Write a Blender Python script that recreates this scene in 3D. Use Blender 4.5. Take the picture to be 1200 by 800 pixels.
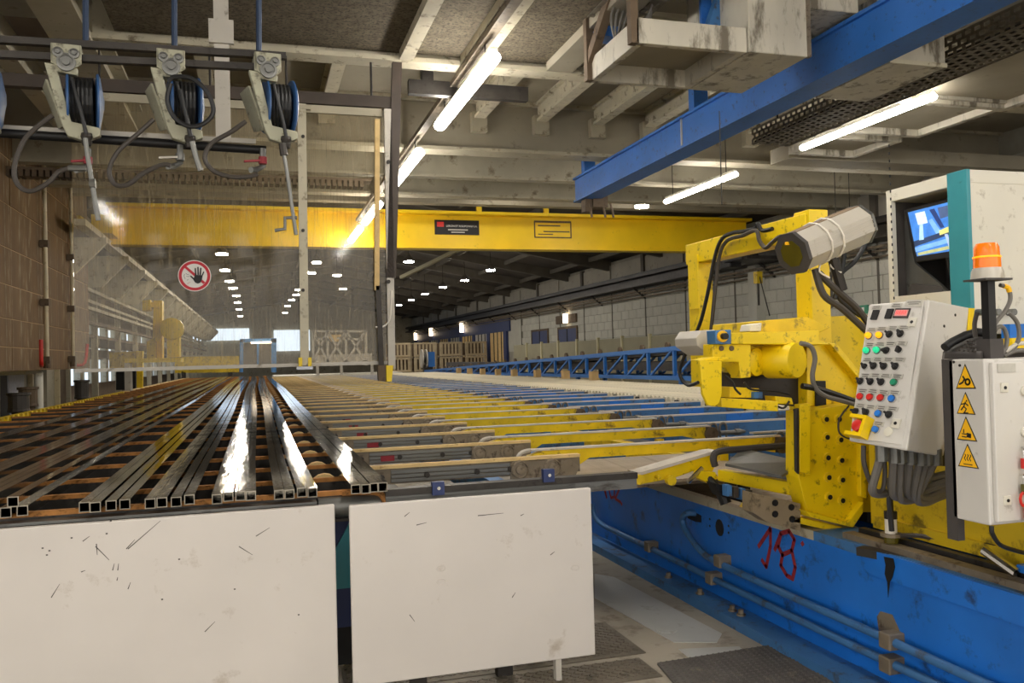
import bpy, bmesh, math, random
from mathutils import Vector, Matrix
random.seed(11)
scene = bpy.context.scene
COL = scene.collection
for o in list(bpy.data.objects):
    bpy.data.objects.remove(o)

# ------------------------------------------------------------------ camera
F, EYE = 1000.0, 1.65
_d = Vector((-300, 25, F)).normalized()
_t = (F*F + 90625)/300.64
_r = Vector((-300 + _t, 25 - .0257*_t, F)); _r -= _d*_r.dot(_d); _r.normalize()
_dn = _d.cross(_r)
M = Matrix((_r, _d, -_dn)).transposed()          # camera (x right, y down, z forward) = M @ world
MT = M.transposed()
cam_data = bpy.data.cameras.new('camera'); cam_data.sensor_width = 36; cam_data.lens = 36*F/1200
cam_data.clip_end = 300; cam_data.clip_start = .05
cam = bpy.data.objects.new('camera', cam_data); COL.objects.link(cam)
R3 = Matrix((M[0], -M[1], -M[2])).transposed()
cam.matrix_world = Matrix.Translation((0, 0, EYE)) @ R3.to_4x4()
scene.camera = cam

def at(x, y, X=None, Y=None, Z=None):
    w = MT @ Vector(((x - 600)/F, (y - 400)/F, 1))
    k = (Z - EYE)/w.z if Z is not None else (Y/w.y if Y is not None else X/w.x)
    p = w*k; p.z += EYE
    return p
def at_plane(x, y, p0, n):
    w = MT @ Vector(((x - 600)/F, (y - 400)/F, 1)); c = Vector((0, 0, EYE))
    return c + w*((p0 - c).dot(n)/w.dot(n))

# ------------------------------------------------------------------ world, exposure
wd = bpy.data.worlds.new('world'); scene.world = wd; wd.use_nodes = True
bg = wd.node_tree.nodes['Background']
bg.inputs[0].default_value = (1.0, .96, .91, 1); bg.inputs[1].default_value = .75
vs = scene.view_settings
scene.display_settings.display_device = 'sRGB'
vs.view_transform = 'Standard'; vs.look = 'None'; vs.gamma = 1; vs.use_curve_mapping = False
vs.exposure = 1.65
LAMP = 16.0          # radiance of the ceiling battens
scene.cycles.max_bounces = 6
scene.cycles.transparent_max_bounces = 12
scene.cycles.sample_clamp_indirect = 4
scene.cycles.caustics_reflective = False; scene.cycles.caustics_refractive = False

# ------------------------------------------------------------------ materials
def lin(c):
    return tuple(((v/255)/12.92 if v/255 <= .04045 else ((v/255 + .055)/1.055)**2.4) for v in c)
def mat(name, rgb, rough=.5, metal=0, var=.15, scale=3, dirt=0, dcol=(40, 32, 24), dscale=None, bump=0, stretch=(1, 1, 1), emit=0, rnd=0, coat=0):
    m = bpy.data.materials.new(name); m.use_nodes = True
    nt = m.node_tree; b = nt.nodes['Principled BSDF']; L = nt.links.new
    c = lin(rgb)
    b.inputs['Roughness'].default_value = rough; b.inputs['Metallic'].default_value = metal
    if coat: b.inputs['Coat Weight'].default_value = coat
    tc = nt.nodes.new('ShaderNodeTexCoord'); mp = nt.nodes.new('ShaderNodeMapping')
    mp.inputs['Scale'].default_value = stretch; L(tc.outputs['Object'], mp.inputs[0])
    n = nt.nodes.new('ShaderNodeTexNoise'); n.inputs['Scale'].default_value = scale; n.inputs['Detail'].default_value = 5
    L(mp.outputs[0], n.inputs['Vector'])
    mx = nt.nodes.new('ShaderNodeMix'); mx.data_type = 'RGBA'
    mr = nt.nodes.new('ShaderNodeMapRange'); mr.inputs[1].default_value = .3; mr.inputs[2].default_value = .7
    L(n.outputs['Fac'], mr.inputs[0]); L(mr.outputs[0], mx.inputs['Factor'])
    mx.inputs['A'].default_value = (*[v*(1 - var) for v in c], 1)
    mx.inputs['B'].default_value = (*[min(1, v*(1 + var)) for v in c], 1)
    out = mx.outputs['Result']
    if dirt:
        n2 = nt.nodes.new('ShaderNodeTexNoise'); n2.inputs['Scale'].default_value = dscale or scale*3.3
        n2.inputs['Detail'].default_value = 8; n2.inputs['Roughness'].default_value = .68
        L(mp.outputs[0], n2.inputs['Vector'])
        r2 = nt.nodes.new('ShaderNodeMapRange'); lo = .665 - .30*dirt
        r2.inputs[1].default_value = lo; r2.inputs[2].default_value = lo + .12
        r2.inputs[4].default_value = .85
        L(n2.outputs['Fac'], r2.inputs[0])
        m2 = nt.nodes.new('ShaderNodeMix'); m2.data_type = 'RGBA'
        L(r2.outputs[0], m2.inputs['Factor']); L(out, m2.inputs['A']); m2.inputs['B'].default_value = (*lin(dcol), 1)
        out = m2.outputs['Result']
    if rnd:
        oi = nt.nodes.new('ShaderNodeObjectInfo'); hs = nt.nodes.new('ShaderNodeHueSaturation')
        r3 = nt.nodes.new('ShaderNodeMapRange'); r3.inputs[3].default_value = 1 - rnd; r3.inputs[4].default_value = 1 + rnd
        L(oi.outputs['Random'], r3.inputs[0]); L(r3.outputs[0], hs.inputs['Value']); L(out, hs.inputs['Color'])
        out = hs.outputs[0]
    L(out, b.inputs['Base Color'])
    if bump:
        bp = nt.nodes.new('ShaderNodeBump'); bp.inputs['Strength'].default_value = bump; bp.inputs['Distance'].default_value = .02
        L(n.outputs['Fac'], bp.inputs['Height']); L(bp.outputs[0], b.inputs['Normal'])
    if emit:
        b.inputs['Emission Color'].default_value = (*c, 1); b.inputs['Emission Strength'].default_value = emit
    return m

W = dict(
 yellow=mat('yellow_paint', (238, 204, 8), .42, 0, .1, 4, .34, (88, 68, 18), 16, bump=.05),
 yellow2=mat('yellow_paint_worn', (228, 194, 20), .5, 0, .18, 5, .36, (96, 76, 40), 12, bump=.08, rnd=.08),
 yellow_deep=mat('yellow_paint_deep', (196, 166, 14), .5, 0, .2, 2, .45, (80, 66, 16), 9),  # deeper olive yellow paint, with more dirt than the other yellows
 yellow_crane=mat('crane_yellow', (240, 200, 8), .45, 0, .08, 1.5, .15, (120, 96, 10), 4),
 yellow_bright=mat('bright_yellow_plastic', (245, 205, 10), .35, 0, .05),
 blue=mat('blue_paint', (26, 110, 204), .4, 0, .14, 2.2, .32, (30, 52, 84), 7, bump=.04),
 blue2=mat('blue_paint_dusty', (60, 110, 162), .55, 0, .2, 3, .42, (66, 66, 66), 9, rnd=.12),
 blue_beam=mat('blue_beam_paint', (44, 104, 182), .42, 0, .14, 1.5, .32, (50, 62, 84), 14),
 blue_truss=mat('blue_truss_paint', (40, 108, 186), .45, 0, .1, 2),
 blue_dark=mat('dark_blue_paint', (36, 50, 96), .5, 0, .15, 2),
 teal=mat('teal_paint', (50, 138, 150), .4, 0, .08, 5, .15, (40, 90, 96)),
 white=mat('white_board', (208, 202, 195), .45, 0, .05, 1.6, .2, (170, 158, 142), 4),
 cab=mat('cabinet_grey_white', (206, 203, 197), .4, 0, .04, 4, .22, (150, 144, 134), 11, bump=.01),
 cab2=mat('cabinet_cream', (214, 210, 196), .45, 0, .04, 3, .25, (166, 158, 140), 12),
 cream=mat('cream_steel', (196, 188, 164), .6, 0, .12, 2.5, .4, (98, 82, 58), 7),
 cream2=mat('cream_beam', (172, 164, 142), .65, 0, .14, 2, .35, (104, 90, 66), 4),
 steel_box=mat('stained_white_steel', (190, 184, 168), .6, 0, .12, 3, .5, (86, 76, 60), 5, stretch=(1, 1, .3)),
 slab=mat('speckled_slab', (108, 98, 80), .9, 0, .25, 9, .6, (56, 50, 40), 30, bump=.3),
 post=mat('dark_brown_steel', (72, 62, 54), .6, .1, .2, 4),
 panel_ceil=mat('ceiling_panel', (150, 142, 124), .8, 0, .12, 1.5, .25, (96, 86, 70), 3),
 roof=mat('dark_roof', (78, 72, 66), .9, 0, .2, 1.2, .2, (40, 38, 36), 3),
 roofbeam=mat('dark_roof_beam', (98, 92, 82), .8, 0, .15, 2),
 block=mat('painted_block', (186, 184, 172), .8, 0, .06, 3, .2, (150, 146, 132), 6, rnd=.06),
 mortar=mat('mortar', (150, 146, 134), .9, 0, .1, 4),
 wallband=mat('wall_band', (168, 162, 148), .8, 0, .08, 2, .3, (120, 112, 98), 4),
 rust=mat('rusty_plate', (112, 86, 54), .8, 0, .25, 2.2, .42, (150, 136, 108), 5, bump=.1, stretch=(1, 1.4, .3)),
 rusty2=mat('rusty_beam', (100, 84, 66), .8, .0, .25, 3, .4, (60, 48, 36), 6),
 seam=mat('pale_seam', (170, 140, 98), .7, 0, .15),
 dark=mat('dark_steel', (58, 54, 50), .5, .5, .3, 6, .3, (30, 26, 22), 14),
 dark2=mat('black_steel', (28, 27, 27), .5, .3, .2, 6),
 greybrown=mat('greasy_steel', (128, 116, 98), .55, .3, .3, 5, .45, (66, 52, 38), 13, rnd=.12),
 greyal=mat('grey_aluminium', (120, 120, 116), .45, .7, .2, 5, .3, (60, 54, 48), 10, stretch=(.3, 1, 1)),
 alu=mat('mill_aluminium', (186, 182, 172), .07, 1, .25, 1.2, 0, bump=.14, rnd=.14, stretch=(8, 1.6, 8)),
 aludark=mat('dull_aluminium', (176, 172, 162), .14, .95, .25, 1.2, 0, bump=.14, rnd=.14, stretch=(8, 1.4, 8)),
 chrome=mat('chrome', (210, 210, 208), .15, 1, .05),
 felt=mat('brown_felt', (172, 118, 62), .95, 0, .22, 14, .4, (96, 64, 30), 30, bump=.2),
 belt=mat('tan_belt', (214, 184, 128), .85, 0, .12, 9, .25, (150, 116, 66), 20),
 beltw=mat('pale_belt', (198, 190, 178), .75, 0, .12, 7, .25, (128, 118, 104), 14),
 beltdark=mat('dark_rubber', (66, 62, 60), .7, 0, .2, 6),
 slat=mat('worn_slat', (172, 158, 138), .6, .2, .15, 5, .35, (104, 88, 68), 12, rnd=.08),
 roller=mat('cream_roller', (214, 204, 178), .8, 0, .12, 5, .3, (160, 146, 114), 9, rnd=.06),
 rubber=mat('black_rubber', (22, 22, 23), .5, 0, .2, 6),
 hose=mat('grey_hose', (104, 100, 94), .5, 0, .12, 6),
 hose2=mat('cable_brown_grey', (62, 56, 50), .55, 0, .15, 6),
 concrete=mat('concrete_floor', (158, 150, 136), .55, 0, .18, 1.6, .45, (116, 106, 90), 5, bump=.08),
 floorpaint=mat('grey_floor_paint', (176, 177, 174), .45, 0, .08, 2, .3, (128, 118, 104), 4),
 checker=mat('checker_steel', (122, 114, 102), .45, .55, .2, 4, .4, (74, 66, 54), 8),
 mat_rub=mat('rubber_mat', (82, 78, 74), .75, 0, .15, 5, .3, (116, 106, 92), 9),
 red=mat('red_plastic', (206, 40, 34), .4, 0, .08),
 redpaint=mat('red_spray_paint', (140, 34, 44), .6, 0, .2, 9),
 signred=mat('sign_red', (196, 22, 44), .5, 0, .03),
 signwhite=mat('sign_white', (232, 228, 222), .5, 0, .03),
 black=mat('black_print', (22, 20, 22), .6, 0, .05),
 warn=mat('warning_yellow', (250, 190, 10), .45, 0, .03),
 orange=mat('orange_lens', (244, 120, 14), .25, 0, .1, 12, emit=.06),
 amber=mat('amber_lamp', (255, 168, 20), .3, 0, .02, emit=.3),
 green=mat('green_lamp', (40, 200, 140), .3, 0, .02, emit=.22),
 greenbtn=mat('green_button', (40, 140, 104), .35, 0, .05),
 bluebtn=mat('blue_button', (40, 120, 214), .35, 0, .05),
 tagm=mat('engraved_tag', (186, 183, 174), .5, 0, .1, 30),
 tagtext=mat('engraving', (74, 70, 64), .6, 0, .05),
 display=mat('display_red', (206, 150, 146), .4, 0, .05, emit=.06),
 redled=mat('led_digits', (255, 60, 60), .4, 0, .05, emit=.35),
 tan=mat('tan_box', (138, 122, 96), .6, 0, .15, 5, .4, (70, 58, 40), 14),
 hardhat=mat('camera_shell', (186, 180, 168), .45, .1, .06, 4, .3, (140, 126, 102), 9),
 hardtop=mat('dusty_camera_top', (132, 112, 88), .7, 0, .12, 6),
 olive=mat('camera_glass', (92, 84, 24), .2, 0, .2, 6),
 crate=mat('crate_wood', (182, 166, 136), .8, 0, .15, 4, rnd=.1),
 wood=mat('pale_wood', (190, 160, 110), .8, 0, .15, 4, rnd=.1),
 fence=mat('fence_panel', (142, 136, 110), .7, 0, .08, 2, rnd=.06),
 fencepost=mat('fence_post', (196, 188, 150), .6, 0, .08),
 greywhite=mat('light_grey_paint', (190, 184, 172), .55, 0, .1, 3, .3, (120, 110, 94), 8),
 reelcream=mat('reel_cream', (160, 158, 136), .55, 0, .14, 7, .4, (80, 74, 58), 15),
 reelblue=mat('reel_blue', (52, 88, 136), .4, 0, .1, 6),
 window=mat('daylight_glass', (206, 224, 246), .2, 0, .05, emit=.45),
 lamp=mat('batten_diffuser', (255, 249, 240), .4, 0, 0, emit=LAMP),
 pend=mat('pendant_lamp', (255, 246, 232), .4, 0, 0, emit=60),
 winlamp=mat('bulkhead_lamp', (255, 228, 190), .4, 0, 0, emit=2.2),
 zinc=mat('perforated_zinc', (138, 130, 116), .5, .5, .2, 6, .35, (70, 62, 50), 9),
 pipecream=mat('cream_pipe', (204, 190, 156), .5, 0, .1, 4, .3, (140, 112, 70), 9),
 paper=mat('plastic_sheet', (192, 196, 208), .4, 0, .1, 6),
 rod=mat('blue_hanger_rod', (32, 50, 76), .5, .2, .1),
 zip=mat('white_zip_tie', (224, 218, 206), .4, 0, .04),
)
def glass_pane():
    m = bpy.data.materials.new('scratched_clear_plastic'); m.use_nodes = True
    nt = m.node_tree; nt.nodes.clear(); L = nt.links.new; N = nt.nodes.new
    out = N('ShaderNodeOutputMaterial'); tr = N('ShaderNodeBsdfTransparent'); gl = N('ShaderNodeBsdfGlossy'); df = N('ShaderNodeBsdfDiffuse')
    tr.inputs[0].default_value = (.97, .95, .9, 1); gl.inputs['Roughness'].default_value = .06
    df.inputs[0].default_value = (.66, .54, .34, 1)
    tc = N('ShaderNodeTexCoord'); mp = N('ShaderNodeMapping'); mp.inputs['Scale'].default_value = (60, 1, 2.2); L(tc.outputs['Object'], mp.inputs[0])
    n = N('ShaderNodeTexNoise'); n.inputs['Scale'].default_value = 1; n.inputs['Detail'].default_value = 6; L(mp.outputs[0], n.inputs[0])
    r = N('ShaderNodeMapRange'); r.inputs[1].default_value = .5; r.inputs[2].default_value = .8; r.inputs[3].default_value = .05; r.inputs[4].default_value = .27
    L(n.outputs['Fac'], r.inputs[0])
    m1 = N('ShaderNodeMixShader'); L(r.outputs[0], m1.inputs[0]); L(tr.outputs[0], m1.inputs[1]); L(df.outputs[0], m1.inputs[2])
    fr = N('ShaderNodeFresnel'); fr.inputs[0].default_value = 1.3
    m2 = N('ShaderNodeMixShader'); L(fr.outputs[0], m2.inputs[0]); L(m1.outputs[0], m2.inputs[1]); L(gl.outputs[0], m2.inputs[2])
    L(m2.outputs[0], out.inputs[0]); return m
W['pane'] = glass_pane()

# ------------------------------------------------------------------ mesh helpers
class MB:
    def __init__(s): s.v = []; s.f = []
    def add(s, vs, fs):
        k = len(s.v); s.v += [Vector(p) for p in vs]; s.f += [tuple(i + k for i in f) for f in fs]; return s
    def hexa(s, p):                       # 8 points: bottom ring 0-3, top ring 4-7
        return s.add(p, [(3, 2, 1, 0), (4, 5, 6, 7), (0, 1, 5, 4), (1, 2, 6, 5), (2, 3, 7, 6), (3, 0, 4, 7)])
    def box(s, a, b):
        x0, x1 = sorted((a[0], b[0])); y0, y1 = sorted((a[1], b[1])); z0, z1 = sorted((a[2], b[2]))
        return s.hexa([(x0, y0, z0), (x1, y0, z0), (x1, y1, z0), (x0, y1, z0), (x0, y0, z1), (x1, y0, z1), (x1, y1, z1), (x0, y1, z1)])
    def cbox(s, c, d):
        return s.box([c[i] - d[i]/2 for i in range(3)], [c[i] + d[i]/2 for i in range(3)])
    def bar(s, p, q, w, h, up=(0, 0, 1)):  # rectangular bar from p to q, w sideways, h along up
        p, q = Vector(p), Vector(q); a = (q - p).normalized(); u = Vector(up)
        if abs(a.dot(u)) > .97: u = Vector((0, 1, 0))
        sd = a.cross(u).normalized(); u = sd.cross(a).normalized(); sd *= w/2; u *= h/2
        return s.hexa([p - sd - u, p + sd - u, q + sd - u, q - sd - u, p - sd + u, p + sd + u, q + sd + u, q - sd + u])
    def prism(s, poly, ext):
        n = len(poly); e = Vector(ext); A = [Vector(p) for p in poly]
        return s.add(A + [p + e for p in A], [tuple(range(n - 1, -1, -1)), tuple(range(n, 2*n))] + [(i, (i + 1) % n, (i + 1) % n + n, i + n) for i in range(n)])
    def px(s, poly, Y, dep):               # outline on the plane at distance Y, given its real thickness dep
        return s.prism([at(x, y, Y=Y) for x, y in poly], (0, dep, 0))
    def tube(s, pts, r, n=8, smooth=0, closed=False):
        P = [Vector(p) for p in pts]
        if smooth and len(P) > 2:
            Q = []
            for i in range(len(P) - 1):
                a, b, c, d = P[max(i - 1, 0)], P[i], P[i + 1], P[min(i + 2, len(P) - 1)]
                for k in range(smooth):
                    t = k/smooth
                    Q.append(.5*((2*b) + (c - a)*t + (2*a - 5*b + 4*c - d)*t*t + (3*b - a - 3*c + d)*t**3))
            P = Q + [P[-1]]
        m = len(P); k0 = len(s.v); u = None
        for i, p in enumerate(P):
            if closed: t = (P[(i + 1) % m] - P[i - 1]).normalized()
            else: t = (P[min(i + 1, m - 1)] - P[max(i - 1, 0)]).normalized()
            if u is None: u = t.orthogonal().normalized()
            u = (u - t*u.dot(t)).normalized(); w = t.cross(u)
            rr = r[i] if isinstance(r, (list, tuple)) else r
            for j in range(n):
                a = 2*math.pi*j/n; s.v.append(p + (u*math.cos(a) + w*math.sin(a))*rr)
        for i in range(m if closed else m - 1):
            for j in range(n):
                a = k0 + i*n; b = k0 + ((i + 1) % m)*n
                s.f.append((a + j, a + (j + 1) % n, b + (j + 1) % n, b + j))
        if not closed:
            s.f.append(tuple(k0 + j for j in range(n - 1, -1, -1))); s.f.append(tuple(k0 + (m - 1)*n + j for j in range(n)))
        return s
    def lathe(s, prof, c, axis, n=20):     # profile (radius, height) along axis from c
        c = Vector(c); a = Vector(axis).normalized(); u = a.orthogonal().normalized(); w = a.cross(u); k0 = len(s.v); m = len(prof)
        for r, h in prof:
            for j in range(n):
                t = 2*math.pi*j/n; s.v.append(c + a*h + (u*math.cos(t) + w*math.sin(t))*r)
        for i in range(m - 1):
            for j in range(n):
                s.f.append((k0 + i*n + j, k0 + i*n + (j + 1) % n, k0 + (i + 1)*n + (j + 1) % n, k0 + (i + 1)*n + j))
        s.f.append(tuple(k0 + j for j in range(n - 1, -1, -1))); s.f.append(tuple(k0 + (m - 1)*n + j for j in range(n)))
        return s
    def cyl(s, p, q, r, n=14):
        p, q = Vector(p), Vector(q); return s.lathe([(r, 0), (r, (q - p).length)], p, q - p, n)
    def mesh(s, name, material, origin=(0, 0, 0), smooth=False):
        o = Vector(origin); me = bpy.data.meshes.new(name)
        me.from_pydata([v - o for v in s.v], [], s.f)
        bm = bmesh.new(); bm.from_mesh(me); bmesh.ops.recalc_face_normals(bm, faces=bm.faces); bm.to_mesh(me); bm.free()
        me.materials.append(material)
        if smooth:
            for p in me.polygons: p.use_smooth = True
            try: me.set_sharp_from_angle(angle=math.radians(38))
            except Exception: pass
        return me
    def build(s, name, material, parent=None, smooth=False, bevel=0, label=None, cat=None, group=None, kind=None):
        if isinstance(material, str): material = W[material]
        xs = [v.x for v in s.v]; ys = [v.y for v in s.v]; zs = [v.z for v in s.v]
        o = Vector(((min(xs) + max(xs))/2, (min(ys) + max(ys))/2, min(zs)))
        ob = bpy.data.objects.new(name, s.mesh(name, material, o, smooth)); COL.objects.link(ob)
        ob.location = o
        adopt(ob, parent)
        if bevel:
            b = ob.modifiers.new('bevel', 'BEVEL'); b.width = bevel; b.segments = 2; b.limit_method = 'ANGLE'
        tag(ob, label, cat, group, kind); return ob
WORLD = {}
def wloc(o):
    v = Vector(o.location)
    return v if o.parent is None else WORLD[o.name]
def adopt(ob, parent):
    WORLD[ob.name] = Vector(ob.location)
    if parent is not None:
        ob.parent = parent; ob.location = ob.location - WORLD[parent.name]
def tag(o, label=None, cat=None, group=None, kind=None):
    if label: o['label'] = label
    if cat: o['category'] = cat
    if group: o['group'] = group
    if kind: o['kind'] = kind
    return o
def thing(name, label, cat, loc, group=None):
    o = bpy.data.objects.new(name, None); COL.objects.link(o); o.location = loc; o.empty_display_size = .1
    WORLD[o.name] = Vector(loc); return tag(o, label, cat, group)
def piece(name, me, loc, parent, label=None, rot=None):  # shares mesh data between alike pieces
    ob = bpy.data.objects.new(name, me); COL.objects.link(ob); ob.location = loc
    if rot: ob.rotation_euler = rot
    adopt(ob, parent)
    if label: ob['label'] = label
    return ob
def struct(name, mb, material, bevel=0): return mb.build(name, material, kind='structure', bevel=bevel)
def copy_tree(o, dloc, parent=None):
    c = o.copy(); COL.objects.link(c)
    if parent is None: c.location = o.location + Vector(dloc)
    else: c.parent = parent
    WORLD[c.name] = WORLD[o.name] + Vector(dloc)
    for ch in [x for x in KIDS.get(o.name, [])]: copy_tree(ch, dloc, c)
    return c
KIDS = {}
def kids_index():
    KIDS.clear()
    for o in bpy.data.objects:
        if o.parent: KIDS.setdefault(o.parent.name, []).append(o)
def text_mb(txt, size, origin, ux, uz, depth=.0015):
    cu = bpy.data.curves.new('t', 'FONT'); cu.body = txt; cu.size = size; cu.align_x = 'CENTER'; cu.align_y = 'CENTER'; cu.resolution_u = 2
    ob = bpy.data.objects.new('t', cu); COL.objects.link(ob)
    dg = bpy.context.evaluated_depsgraph_get(); me = bpy.data.meshes.new_from_object(ob.evaluated_get(dg))
    mb = MB(); o = Vector(origin); ux = Vector(ux).normalized(); uz = Vector(uz).normalized(); nn = ux.cross(uz)*depth
    vs_ = [o + ux*v.co.x + uz*v.co.y for v in me.vertices]; k = len(vs_)
    mb.add([v + nn for v in vs_], [tuple(p.vertices) for p in me.polygons])
    bpy.data.objects.remove(ob); bpy.data.curves.remove(cu); bpy.data.meshes.remove(me)
    return mb
# ================================================================== SETTING
floor = struct('floor', MB().box((-14, -9, -.2), (14, 80, 0)), 'concrete')
# painted strip and steel plates let into the floor
q = [at(x, y, Z=.004) for x, y in ((697, 672), (720, 676), (846, 742), (840, 752), (790, 752), (697, 700))]
MB().prism([(p.x, p.y, .0) for p in q], (0, 0, .004)).build('painted_strip', 'floorpaint', floor, label='grey painted strip worn away at its end')
q = [at(x, y, Z=.004) for x, y in ((795, 760), (866, 757), (872, 762), (815, 776))]
MB().prism([(p.x, p.y, 0) for p in q], (0, 0, .004)).build('painted_strip', 'floorpaint', floor)
def checker_plate(x0, y0, x1, y1, clip=None):
    pl = MB().box((x0, y0, 0), (x1, y1, .006)).build('checker_plate', 'checker', floor)
    mb = MB(); s = .05; r = 0
    y = y0 + s
    while y < y1 - .01:
        x = x0 + s*.6; k = 0
        while x < x1 - .01:
            a = .8 if (k + r) % 2 else -.8
            d = Vector((math.cos(a), math.sin(a), 0)); c = Vector((x, y, .0055)); n = Vector((-d.y, d.x, 0))
            mb.prism([c - d*.019, c - n*.005, c + d*.019, c + n*.005], (0, 0, .0035))
            x += s*.62; k += 1
        y += s*.62; r += 1
    t = mb.build('tread_pattern', 'checker', pl, kind='stuff')
checker_plate(.4, 4.32, 2.02, 4.9)
checker_plate(.9, 3.98, 1.95, 4.26)
MB().cyl((2.3, 4.62, 0), (2.3, 4.62, .008), .06).build('floor_bolt_cover', 'floorpaint', floor)

# right wall: painted blocks up to the crane rail, pale panels above it
XW = 13.5
wall_r = struct('wall_right', MB().box((XW, -6, 0), (XW + .4, 78, 5.25)).box((XW, -6, 5.25), (XW + .4, 19.2, 5.7)), 'mortar')
bl_me = MB().box((-.03, 0, 0), (.01, .66, .315)).mesh('wall_block', W['block'])
n = 0
for r_ in range(7):
    for c_ in range(43):
        y = 13.5 + c_*.68 + (.34 if r_ % 2 else 0); z = 1.95 + r_*.33
        if n < 300: piece('block', bl_me, (XW, y, z), wall_r); n += 1
MB().box((XW - .03, 43, 1.9), (XW, 78, 4.2)).build('plaster_face', 'block', wall_r)
for k in range(22):
    y = 10 + k*3.0
    MB().box((XW - .06, y + .08, 4.36), (XW, y + 2.92, 5.12)).build('panel', 'wallband', wall_r)
    if k % 2 == 0: MB().box((XW - .14, y - .1, 4.3), (XW, y + .1, 5.2)).build('pilaster', 'roofbeam', wall_r)
    MB().box((XW - .05, y - .03, 1.9), (XW, y + .03, 4.2)).build('downpipe', 'roofbeam', wall_r)
trim = struct('trim_1', MB().box((XW - .62, 6, 4.0), (XW - .02, 76, 4.08)).box((XW - .34, 6, 4.08), (XW - .3, 76, 4.34)).box((XW - .6, 6, 4.32), (XW - .02, 76, 4.4)), 'dark')
trim['label'] = 'dark crane rail beam running along the right wall'
MB().box((XW - .6, 6, 4.4), (XW - .5, 76, 4.46)).build('rail', 'dark2', trim)
for zz, xx, rr in ((3.86, .3, .04), (3.78, .2, .03), (3.66, .15, .025)):
    MB().tube([(XW - xx, 8, zz), (XW - xx, 75, zz)], rr, 8).build('pipe', 'greybrown', trim)
for k in range(16):
    MB().bar((XW, 12 + k*4, 3.6), (XW - .5, 12 + k*4, 4.0), .06, .06).build('bracket', 'dark', trim)

# left wall beyond the plate guard, with lit windows
XL = -6.2
wall_l = struct('wall_left', MB().box((XL - .3, 6, 0), (XL, 78, 1.0)).box((XL - .3, 6, 3.4), (XL, 78, 5.4)).box((XL - .3, 6, 1.0), (XL, 26, 3.4)), 'rusty2')
for k in range(19):
    y = 26 + k*2.8
    MB().box((XL - .3, y, 1.0), (XL + .05, y + .55, 3.4)).build('pier', 'cream2', wall_l)
    w = struct('window_%d' % (k + 1), MB().box((XL - .2, y + .55, 1.0), (XL - .18, y + 2.8, 3.3)), 'window')
    MB().box((XL - .18, y + .55, 1.95), (XL - .05, y + 2.8, 2.3)).build('transom', 'rusty2', w)
    MB().box((XL - .18, y + 1.6, 1.0), (XL - .1, y + 1.68, 3.3)).build('mullion', 'cream2', w)
MB().box((XL, 12, 2.0), (XL + .4, 70, 2.3)).build('ledge_beam', 'rusty2', wall_l)

# far end wall
wall_b = struct('wall_back', MB().box((-14, 76, 0), (14, 76.3, 8)), 'cream2')
MB().box((-5, 75.8, 3.6), (-.5, 76, 4.6)).build('lit_glazing', 'window', wall_b)
MB().box((1.5, 75.8, 2.6), (4.5, 76, 4.4)).build('lit_glazing', 'window', wall_b)

# near ceiling
ceil = struct('ceiling', MB().box((-14, -9, 5.6), (XW, 13, 5.8)), 'panel_ceil')
MB().box((-1.25, 1, 4.9), (3.6, 8.95, 5.05)).build('speckled_slab', 'slab', ceil)
def ibeam(x0, x1, y, z0, z1, w, name, m, tf=.05):
    return MB().box((x0, y - w/2, z0), (x1, y + w/2, z0 + tf)).box((x0, y - .03, z0 + tf), (x1, y + .03, z1 - tf)).box((x0, y - w/2, z1 - tf), (x1, y + w/2, z1)).build(name, m, ceil)
def jbeam(x, y0, y1, z0, z1, w, name, m, tf=.04):
    return MB().box((x - w/2, y0, z0), (x + w/2, y1, z0 + tf)).box((x - .03, y0, z0 + tf), (x + .03, y1, z1 - tf)).box((x - w/2, y0, z1 - tf), (x + w/2, y1, z1)).build(name, m, ceil)
ibeam(-1.45, 12, 9.02, 4.8, 5.6, .24, 'roof_beam', 'cream')
ibeam(-4, XW, 12.75, 4.8, 5.6, .35, 'roof_beam', 'cream2')
MB().box((-4, 12.69, 4.852), (XW, 12.97, 5.548)).build('beam_web', 'panel_ceil', ceil)
ibeam(-4, XW, 14.6, 4.8, 5.6, .22, 'roof_beam', 'cream2')
ibeam(-4, XW, 16.6, 4.85, 5.6, .3, 'roof_beam', 'cream2')
MB().box((-4, 18.6, 5.1), (XW, 18.9, 5.9)).build('roof_beam', 'panel_ceil', ceil)
MB().box((-6.5, 13, 5.6), (XW, 19, 5.75)).build('ceiling_panel', 'roof', ceil)
for x in (-.55, .25, 1.05, 3.35, 4.35, 5.3, 6.2, 7.1, 8.1, 9.1):     # joists between the two big beams
    jbeam(x, 9.15, 12.65, 5.3, 5.6, .17, 'joist', 'cream')
    MB().box((x - .12, 12.55, 5.1), (x + .12, 12.72, 5.4)).build('haunch', 'cream2', ceil)
for x, m_, w_ in ((1.58, 'cream', .14), (2.3, 'cream', .26), (3.3, 'panel_ceil', .3)):
    MB().box((x - w_/2, 2, 4.8), (x + w_/2, 8.88, 4.898)).build('joist', m_, ceil)
jbeam(-1.62, 2, 13, 4.75, 5.2, .36, 'main_beam', 'cream2')
for x in (-2.3, -3.1):
    MB().box((x - .1, 3, 4.7), (x + .1, 12, 4.95)).build('joist', 'cream2', ceil)
MB().box((-2.65, 7.4, 4.1), (-2.45, 7.6, 5.6)).build('hanger_post', 'greywhite', ceil)
MB().box((-8, 7.3, 4.62), (-1.7, 7.5, 4.78)).build('cross_beam', 'cream2', ceil)
MB().box((-4, 9.6, 5.0), (-1.85, 9.8, 5.2)).build('cross_beam', 'rusty2', ceil)
MB().box((1.7, 9.4, 4.62), (3.1, 9.5, 4.78)).build('short_channel', 'dark', ceil)
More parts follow.
